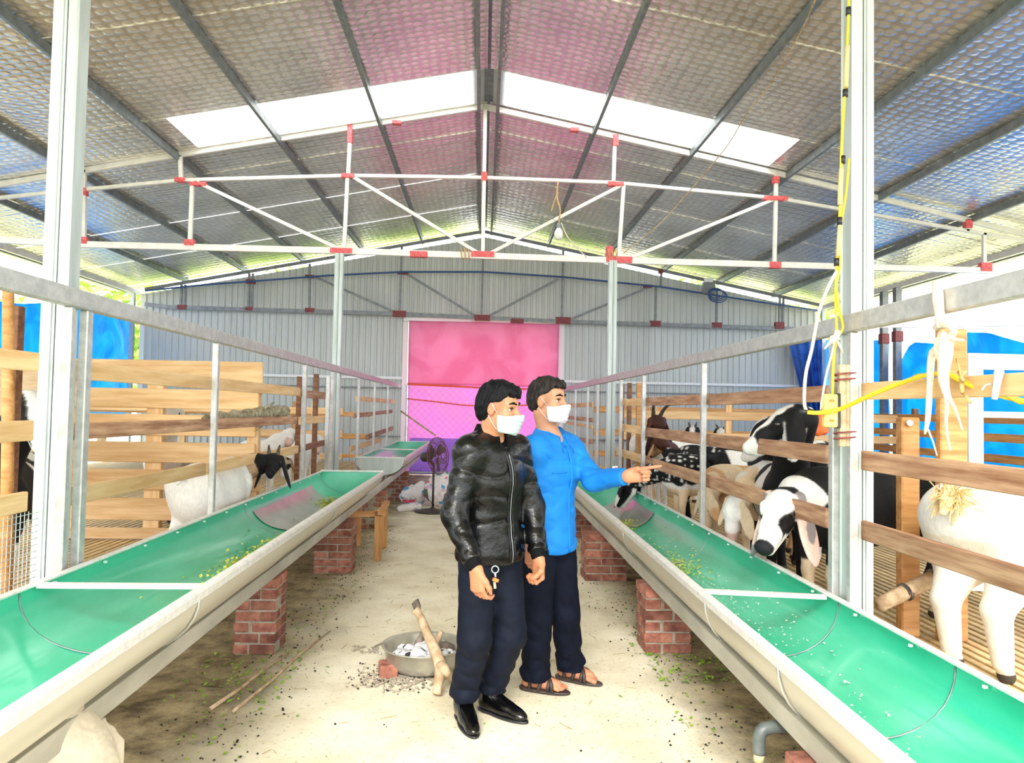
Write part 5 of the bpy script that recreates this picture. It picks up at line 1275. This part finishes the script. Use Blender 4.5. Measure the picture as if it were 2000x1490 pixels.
feed('pale chaff specks sprinkled over the right trough', RC,RA,RB,RZ, [(700,1.42,.13,4.4,1.3)], M['chaff'], leafm(.005,.016,.4,.6))
for i,(a,b_,r,lb) in enumerate((((455,1389),(644,1232),.009,'long thin stick lying on the aisle floor, the lower right of two'),((412,1383),(563,1276),.011,'long dark stick lying on the aisle floor, the upper left of two'))):
    p = PZ(*a,.012); q = PZ(*b_,.012); tag(tube('stick', [p, p.lerp(q,.3)+Vector((.012,0,.002)), p.lerp(q,.65)+Vector((-.010,.0,0)), q], [r,r*.9,r*.8,r*.5], M['bark'], seg=7), lb, 'stick')
# lumps carrying the near ends of the troughs
s_ = SDF(); s_.ell((-1.33,2.46,.22),(.26,.27,.42),k=.05)
def blk(P,g_): n_ = .004*wob(P,30,2)+.002*wob(P,80,3); return np.maximum.reduce([g_, P[:,2]-.464, -P[:,2], P[:,0]+1.175+.06*P[:,2]+n_, 2.31-P[:,1]+.10*(P[:,0]+1.3)+n_, P[:,1]-2.62+n_, -1.48-P[:,0], .8*(P[:,0]+1.24)+.6*(P[:,2]-.44)+n_, .7*(2.36-P[:,1])+.7*(P[:,2]-.43)+n_])
v,f_ = s_.mesh(.009, blk); o = np_mesh('concrete_block', v, f_, M['concrete'], None, None); tag(o, 'broken concrete block propping the left trough at the bottom left', 'block')
pier(1.03,1.34, 2.24,2.50, .418, 'brick pier cut off by the lower edge of the picture on the right', 9)
B_ = empty('bucket', (1.27,1.98,0), 'dark plastic bucket under the right trough at the lower edge', 'bucket')
lathe('tub', [(.02,.004),(.10,.004),(.125,.27),(.135,.272),(.135,.285),(.118,.285),(.095,.015),(.02,.012)], (1.30,1.98,0), mat('dark_green_plastic', (.01,.02,.02), .25), B_)
tube('bucket_handle', [Vector((1.30+.135*math.cos(a),1.98-.06*math.sin(a),.27-.07*math.sin(a))) for a in np.linspace(0,math.pi,12)], .004, M['galv'], B_)
M['pvc'] = mat('grey_pvc', (.07,.085,.085), .45, 0, (.12,.135,.13), 20)
Tp = empty('drain_pipe', (1.08,2.74,.38), 'grey plastic drain elbow below the right trough', 'pipe')
tube('elbow', smoothpath([(1.30,2.76,.385),(1.14,2.75,.385),(1.065,2.74,.380),(1.045,2.74,.355),(1.043,2.74,.290)],4), .023, M['pvc'], Tp, seg=12)
tube('socket_collar', [(1.20,2.755,.385),(1.26,2.758,.385)], .029, M['pvc'], Tp, seg=12); tube('outlet', [(1.043,2.74,.30),(1.043,2.74,.262)], .020, mat('yellowed_plastic', (.5,.45,.25), .5), Tp, seg=12)
# wooden trestle by the left trough
Tt = empty('wooden_trestle', (-1.05,7.6,0), 'low orange wooden trestle beside the left trough', 'trestle')
a = PZ(737,1094,0); b_ = PZ(749,1070,0)
for p,h_ in ((a,.50),(b_,.50),(a+Vector((-.35,0,0)),.46),(b_+Vector((-.3,0.1,0)),.46)): beam('leg', p, p+Vector((0,0,h_)), .07, .05, M['wood_or'], Tt, up=Vector((0,1,0)))
beam('top_rail', a+Vector((-.42,0,.44)), a+Vector((.07,0,.47)), .05, .055, M['wood_or'], Tt); beam('top_rail', a+Vector((.02,-.05,.48)), b_+Vector((.02,.08,.48)), .05, .05, M['wood_or'], Tt)
# ------------------------------------------------------------------ pedestal fan and sacks at the far end
M['fanm'] = mat('dark_fan_plastic', (.03,.022,.02), .5, 0, (.06,.045,.04), 20); M['cage'] = mat('rusty_fan_cage', (.16,.05,.05), .6)
fy = 10.9; base = PZ(845,1000,0); base = Vector((base.x, base.y, 0)); hd = PY(852,886,base.y)
Tf = empty('pedestal_fan', tuple(base), 'dark pedestal fan in front of the pink curtain', 'fan')
lathe('fan_base', [(.02,0),(.26,0),(.27,.012),(.24,.025),(.06,.045),(.03,.07)], tuple(base), M['fanm'], Tf)
mo = hd+Vector((-.13,.02,-.05)); tube('pole', [base+Vector((0,0,.03)), Vector((base.x,base.y,hd.z-.16))], .016, M['fanm'], Tf); tube('neck', [Vector((base.x,base.y,hd.z-.17)), mo+Vector((0,0,-.02))], .022, M['fanm'], Tf)
ax_ = Vector((.80,-.42,.12)).normalized(); e1 = ax_.cross(Vector((0,0,1))).normalized(); e2 = e1.cross(ax_)
tube('motor', [mo-ax_*.10, mo-ax_*.07, mo+ax_*.02, mo+ax_*.07], [.045,.07,.075,.05], M['fanm'], Tf, seg=14)
hc_ = mo+ax_*.17; cg = MB()
for r_,off in ((.27,0),(.27,.03),(.20,.075),(.12,.095),(.20,-.055),(.12,-.07),(.06,.10)):
    cg.tube([hc_+ax_*off+(e1*math.cos(t)+e2*math.sin(t))*r_ for t in np.linspace(0,2*math.pi,25)], .0045, 4, False)
for t in np.linspace(0,2*math.pi,37)[:-1]:
    d = e1*math.cos(t)+e2*math.sin(t)
    cg.tube([hc_+ax_*.10+d*.05, hc_+ax_*.075+d*.20, hc_+ax_*.015+d*.27, hc_-ax_*.055+d*.20, hc_-ax_*.075+d*.06], .0024, 4, False)
cg.build('cage', M['cage'], Tf)['kind'] = 'stuff'
for k in range(3):
    t = k*2.094+.4; d = e1*math.cos(t)+e2*math.sin(t); e = ax_.cross(d)
    o = pyd('blade', [hc_+d*.03-e*.03, hc_+d*.22-e*.09+ax_*.02, hc_+d*.235+e*.05-ax_*.02, hc_+d*.10+e*.06-ax_*.02, hc_+d*.03+e*.03], [(0,1,2,3,4)], M['fanm'], Tf); o.modifiers.new('s','SOLIDIFY').thickness = .006
M['sack'] = attr_mat('printed_sack', .5, .5, 25, var=.08)
def sack(px, py, Y, r, seed, label):
    c = PY(px,py,Y); rs = random.Random(seed); s = SDF()
    s.ell((c.x,c.y,r[2]*.95),r,Rz(rs.uniform(-30,30)),k=.05); s.ell((c.x+r[0]*.5,c.y,r[2]*1.5),(r[0]*.45,r[1]*.5,r[2]*.7),k=.06); s.ell((c.x-r[0]*.6,c.y-.05,r[2]*.8),(r[0]*.5,r[1]*.6,r[2]*.5),k=.06)
    def sp(P,g_): return np.maximum(g_+.016*wob(P,16,seed)*.6+.007*wob(P,40,seed+1), -P[:,2]+.002)
    v,f_ = s.mesh(.013, sp); w1 = wob(v,22,seed+3); w2 = wob(v,22,seed+7); w3 = wob(v,15,seed+5); col = np.tile(A((.80,.74,.74)),(len(v),1))
    col[w1>1.15] = (.70,.08,.16); col[w2>1.35] = (.10,.35,.60); col[w3>1.5] = (.10,.12,.08); col[w1<-1.5] = (.65,.45,.60)
    o = np_mesh('feed_sack', v, f_, M['sack'], None, col, 1); tag(o, label, 'sack', 'crumpled sacks by the fan'); return o
sack(810,985,11.9,(.22,.16,.16),1,'crumpled white printed sack left of the fan pole')
sack(856,975,11.7,(.20,.16,.26),2,'tall white printed sack with red marks right of the fan pole')
sack(800,990,11.1,(.17,.10,.06),3,'flattened pale sack lying left of the fan base')
# ------------------------------------------------------------------ hanging bulb, wires, wall fan on the end truss
Tl = empty('hanging_bulb', tuple(PY(1090,450,10.1)), 'white bulb hung by yellow cord from the middle truss chord', 'bulb')
bp_ = PY(1091,452,10.1)
lathe('bulb', [(.005,-.115),(.035,-.11),(.055,-.085),(.062,-.04),(.055,.0),(.036,.03),(.028,.05)], tuple(bp_), M['white'], Tl, 20)
lathe('bulb_socket', [(.03,.04),(.032,.05),(.032,.10),(.02,.115)], tuple(bp_), M['galv_dark'], Tl, 16)
M['cord'] = mat('tan_cord', (.45,.25,.08), .7, 0, (.6,.42,.2), 30)
tube('cord', smoothpath([PY(1090,354,10.12), PY(1088,385,10.1), PY(1094,410,10.1), bp_+Vector((0,0,.11))],4), .012, M['cord'], Tl, seg=6)
tube('cord_tail', smoothpath([PY(1090,375,10.1), PY(1082,395,10.1), PY(1076,414,10.08)],4), .010, M['cord'], Tl, seg=6)
tube('lamp_wire', smoothpath([PY(1096,435,10.1), PY(1108,462,10.1), PY(1128,485,10.1), PY(1146,503,10.12)],4), .008, M['rope'], Tl, seg=6)
for i,(px,py) in enumerate(((902,496),(1189,497))):
    o = tube('rope_tie', [PY(px,py,10.2)+Vector((.0,math.cos(t)*.055,math.sin(t)*.075))+Vector((.008*t-.03,0,0)) for t in np.linspace(0,6*math.pi,40)], .009, M['cord'], seg=5); tag(o, ['brown cord tied around the truss chord left of its centre','brown cord tied around the truss chord by the far right post'][i], 'cord')
tag(tube('wire', smoothpath([PY(1592,0,5.6),PY(1560,70,6.4),PY(1505,165,7.4),PY(1462,215,8.0),PY(1420,285,8.7),PY(1345,375,9.4),PY(1285,440,9.9),PY(1218,494,10.15)],5), .0075, M['bark'], seg=6), 'long thin brown wire sagging from the roof to the right truss joint', 'wire')
tag(tube('wire', smoothpath([PY(1046,400,10.1),PY(1075,425,10.1),PY(1130,455,10.15),PY(1186,490,10.15)],5), .004, M['galv_dark'], seg=5), 'thin dark wire slanting under the hanging bulb', 'wire')
Tw = empty('wall_fan', tuple(PY(1385,560,16.7)), 'dark fan box with a white label and coiled cable on the end truss', 'fan')
box('housing', PY(1384,562,16.72), (.26,.16,.26), M['darkbeam'], Tw); box('label_plate', PY(1384,547,16.62), (.20,.02,.09), M['white'], Tw)
for k in range(4): tube('cable_coil', [PY(1398+k*2,572+k*2,16.6)+Vector((math.cos(t)*(.17+.015*k),.02*k,math.sin(t)*(.11+.01*k))) for t in np.linspace(0,2*math.pi,20)], .012, M['blue'], Tw, seg=5)
# ------------------------------------------------------------------ cables, socket box and rope at the near right post
XC = 1.70; YC = 3.36
cab = empty('cable_bundle', tuple(PY(1640,500,YC)), 'yellow taped cable running down beside the nearest right post', 'cable')
pts = smoothpath([PY(1659,-40,YC),PY(1656,60,YC),PY(1650,180,YC),PY(1644,280,YC),PY(1640,420,YC),PY(1634,520,YC),PY(1632,585,YC),PY(1634,650,YC),PY(1628,700,YC),PY(1626,772,YC)],5)
tube('main_cable', pts, .0065, M['yellow'], cab, seg=8)
tube('second_cable', smoothpath([PY(1658,310,YC),PY(1652,380,YC),PY(1641,450,YC),PY(1640,520,YC),PY(1633,560,YC),PY(1640,606,YC-.02),PY(1646,640,YC),PY(1634,660,YC)],5), .006, M['yellow'], cab, seg=6)
for (px,py) in ((1657,22),(1651,182),(1646,312),(1640,432),(1634,512)): 
    p = PY(px,py,YC); tube('tape_wrap', [p+Vector((0,0,.018)),p-Vector((0,0,.018))], .0125, M['black'], cab, seg=8)
for a_,b_ in (((1655,90),(1652,170)),((1643,330),(1640,400)),((1641,440),(1637,500))):
    tube('wood_splint', [PY(*a_,YC-.012),PY(*b_,YC-.012)], .011, mat('splint', (.75,.52,.25), .6) if 'splint' not in bpy.data.materials else bpy.data.materials['splint'], cab, seg=7)
tag(tube('wire', smoothpath([PY(1634,530,YC),PY(1618,560,YC-.01),PY(1605,592,YC),PY(1597,620,YC),PY(1586,680,YC),PY(1574,730,YC),PY(1571,785,YC),PY(1577,806,YC)],5), .008, M['rope'], seg=7), 'pale wire curving down left of the nearest right post', 'wire')
tag(tube('wire', smoothpath([PY(1632,655,YC-.03),PY(1625,690,YC-.03),PY(1612,740,YC-.03),PY(1603,800,YC-.03)],4), .005, M['rope'], seg=6), 'thin pale wire hanging behind the yellow socket box', 'wire')
Tk = empty('cloth_knot', tuple(PY(1632,658,YC-.04)), 'white rag knotted around the yellow cable below the top rail', 'rag')
for a_,b_,r_ in (((1636,648),(1626,672),.016),((1628,656),(1610,682),.008),((1634,665),(1646,690),.007),((1622,660),(1640,662),.012)): tube('rag_strip', [PY(*a_,YC-.03),PY((a_[0]+b_[0])/2+2,(a_[1]+b_[1])/2,YC-.045),PY(*b_,YC-.035)], [r_,r_*.9,r_*.5], M['rope'], Tk, seg=6)
Ts = empty('socket_box', tuple(PY(1620,800,YC-.03)), 'yellow extension socket box tied to the timber beside the near post', 'socket')
p = PY(1621,802,YC-.04); box('casing', p, (.062,.035,.150), mat('cream_yellow_plastic', (.72,.55,.16), .5), Ts, b=.006); box('back_plate', p+Vector((.045,.02,.0)), (.018,.03,.16), M['black'], Ts)
for dz in (-.045,0,.045): box('socket_slot', p+Vector((0,-.019,dz)), (.022,.004,.012), M['orange_net'], Ts)
for i,(px,w_) in enumerate(((1644,.030),(1657,.028))):
    a_ = PY(px,712,YC); b_ = PY(px,872,YC); o = beam('timber_splice', a_, b_, .03, w_, M['bark'], up=Vector((0,1,0))); tag(o, ['left of the two weathered timber strips tied by the socket box','right of the two weathered timber strips tied by the socket box'][i], 'timber strip')
for i,py in enumerate((748,862)):
    o = tube('wire_tie', [PY(1652,py,YC)+Vector((math.cos(t)*.055,math.sin(t)*.03,.004*t)) for t in np.linspace(0,4*math.pi,30)], .004, M['primer_dark'], seg=5); tag(o, ['upper rusty wire tie around the timber strips','lower rusty wire tie around the timber strips'][i], 'wire tie')
hose = smoothpath([PY(1577,805,3.30),PY(1600,806,3.28),PY(1640,799,3.28),PY(1700,772,3.1),PY(1760,748,2.95),PY(1812,732,2.76),PY(1850,731,2.70),PY(1885,748,2.62),PY(1930,766,2.55),PY(2010,786,2.5)],6)
Th = empty('yellow_cable', tuple(PY(1760,748,3.0)), 'thick yellow cable slung across to the rope bundle and the right edge', 'cable')
tube('cable', hose, .0095, M['yellow'], Th, seg=8); tube('cable_end', [PY(1562,803,3.31),PY(1580,805,3.30)], .010, M['black'], Th, seg=8)
tube('twist_strand', [p+Vector((0,math.cos(i*.9)*.010,math.sin(i*.9)*.010)) for i,p in enumerate(hose[26:])], .005, mat('dark_yellow', (.5,.36,.02), .5), Th, seg=5)
# pale rope bundle hanging from the right rail
Tr = empty('rope_bundle', tuple(PX(1833,580,1.70)), 'bundle of pale knotted cloth rope hanging from the right top rail', 'rope')
XR = 1.675
def strand(pts_, rr): tube('strand', smoothpath([PX(a_,b_,XR-c_) for (a_,b_,c_) in pts_],4), list(np.interp(np.linspace(0,1,4*(len(pts_)-1)+1), np.linspace(0,1,len(rr)), rr)), M['rope'], Tr, seg=7)
strand([(1830,552,-.0),(1832,580,.012),(1835,610,.012),(1840,640,.01)],[.016,.020,.017,.02])
strand([(1828,640,.0),(1845,632,.012),(1862,640,.01),(1858,655,.0),(1840,662,.01)],[.012,.018,.014,.014,.02])
strand([(1845,650,.0),(1836,680,.01),(1820,695,.01),(1816,760,.0),(1812,820,.0),(1806,848,.0)],[.022,.024,.014,.012,.010,.004])
strand([(1848,650,.0),(1846,690,.012),(1842,740,.01),(1850,780,.0),(1848,830,.0),(1856,880,.0)],[.024,.026,.018,.010,.005,.003])
strand([(1836,660,.012),(1833,690,.015),(1846,720,.0),(1852,770,0),(1866,800,0),(1880,840,0)],[.018,.016,.010,.008,.005,.003])
strand([(1850,655,.0),(1866,664,.01),(1882,664,.01)],[.016,.009,.004])
strand([(1812,838,0),(1822,862,0),(1830,890,0)],[.004,.003,.002])
Tc = empty('cloth_strip', tuple(PX(1948,745,1.73)), 'white cloth strip tied over the top right board and the yellow cable', 'rag')
tube('loop', smoothpath([PX(1952,722,1.735),PX(1948,745,1.72),PX(1942,780,1.715)],4), [.014,.016,.015,.014,.013,.012,.012,.011,.010], M['maskw'], Tc, seg=7)
tube('tie_tail', smoothpath([PX(1938,750,1.72),PX(1926,752,1.71),PX(1918,762,1.70)],4), .004, M['maskw'], Tc, seg=5)
Tn = empty('cord_knot', tuple(PX(1878,745,1.72)), 'yellow cord knotted around the thick orange post', 'cord')
for a_,b_,r_ in (((1872,726),(1882,744),.006),((1886,724),(1874,742),.005),((1878,744),(1880,768),.008),((1880,765),(1896,786),.006),((1868,700),(1880,744),.004)): tube('cord', [PX(*a_,1.72),PX(*b_,1.71)], r_, M['cord'], Tn, seg=6)
# bamboo length tied between the posts on the right
Tz = empty('bamboo_bar', tuple(PY(1770,1150,3.95)), 'short thick bamboo bar lashed across the wooden posts on the right', 'bamboo')
a_ = PY(1716,1182,3.86); b_ = PY(1836,1122,3.96); tube('bar', [a_,a_.lerp(b_,.3),a_.lerp(b_,.32),a_.lerp(b_,.34),b_], [.036,.040,.043,.040,.042], M['bark'], Tz, seg=14)
for t in (.40,.86):
    c_ = a_.lerp(b_,t); d = (b_-a_).normalized(); e1_ = d.cross(Vector((0,0,1))).normalized(); e2_ = e1_.cross(d)
    tube('wire_wrap', [c_+(e1_*math.cos(q)+e2_*math.sin(q))*.045+d*(.002*q) for q in np.linspace(0,4*math.pi,30)], .005, M['bark_dk'], Tz, seg=5)
# log on the left fence
Tg = empty('driftwood_log', tuple(PX(480,812,-1.99)), 'gnarled mossy log lying along the middle left board', 'log')
mo_ = mat('mossy_bark', (.16,.13,.07), .9, 0, (.50,.44,.30), 22, (1,1,1), .9, 40)
lp = smoothpath([PX(398,818,-2.02),PX(440,812,-2.02),PX(480,810,-2.02),PX(515,806,-2.01),PX(556,803,-2.0)],5)
tube('log', [p+Vector((0,0,.010*math.sin(i*1.9))) for i,p in enumerate(lp)], list(np.interp(np.linspace(0,1,21),[0,.3,.5,.7,1],[.018,.032,.045,.055,.062])+.006*np.sin(np.arange(21)*2.1)), mo_, Tg, seg=12)
for a_,b_,r_ in (((510,800),(535,786),.014),((505,812),(520,832),.012),((520,822),(500,842),.008),((410,815),(395,806),.008)): tube('twig', [PX(*a_,-2.0),PX((a_[0]+b_[0])/2+2,(a_[1]+b_[1])/2,-1.96),PX(*b_,-1.95)], [r_,r_*.8,r_*.5], mo_, Tg, seg=6)
# chicken wire behind the lowest left board
Tm = empty('wire_netting', (-1.975,3.0,.3), 'fine wire netting fixed under the lowest near left board', 'netting')
nb = MB()
for y in np.arange(2.5,3.36,.028): nb.bar((-1.935,y,.31),(-1.935,y,1.06),.0025,.0025)
for z in np.arange(.32,1.06,.028): nb.bar((-1.935,2.5,z),(-1.935,3.36,z),.0025,.0025)
nb.build('mesh', M['galv'], Tm)['kind'] = 'stuff'
s_ = SDF(); c_ = PY(1602,826,6.6)
for (dx,dz,r_) in ((0,0,.05),(.0,.06,.03),(-.02,-.06,.055),(.04,-.07,.035)): s_.ell((c_.x+dx,c_.y,c_.z+dz),(r_,.03,r_*1.1),k=.02)
v,f_ = s_.mesh(.008); tag(np_mesh('orange_bundle', v, f_, M['orange_net'], None, None, 1), 'small orange cloth bundle hanging beyond the socket box', 'bundle')
tube('bundle_cord', [(c_.x,c_.y,c_.z+.08),(c_.x,c_.y,1.7)], .003, M['rope'], bpy.data.objects['orange_bundle'])
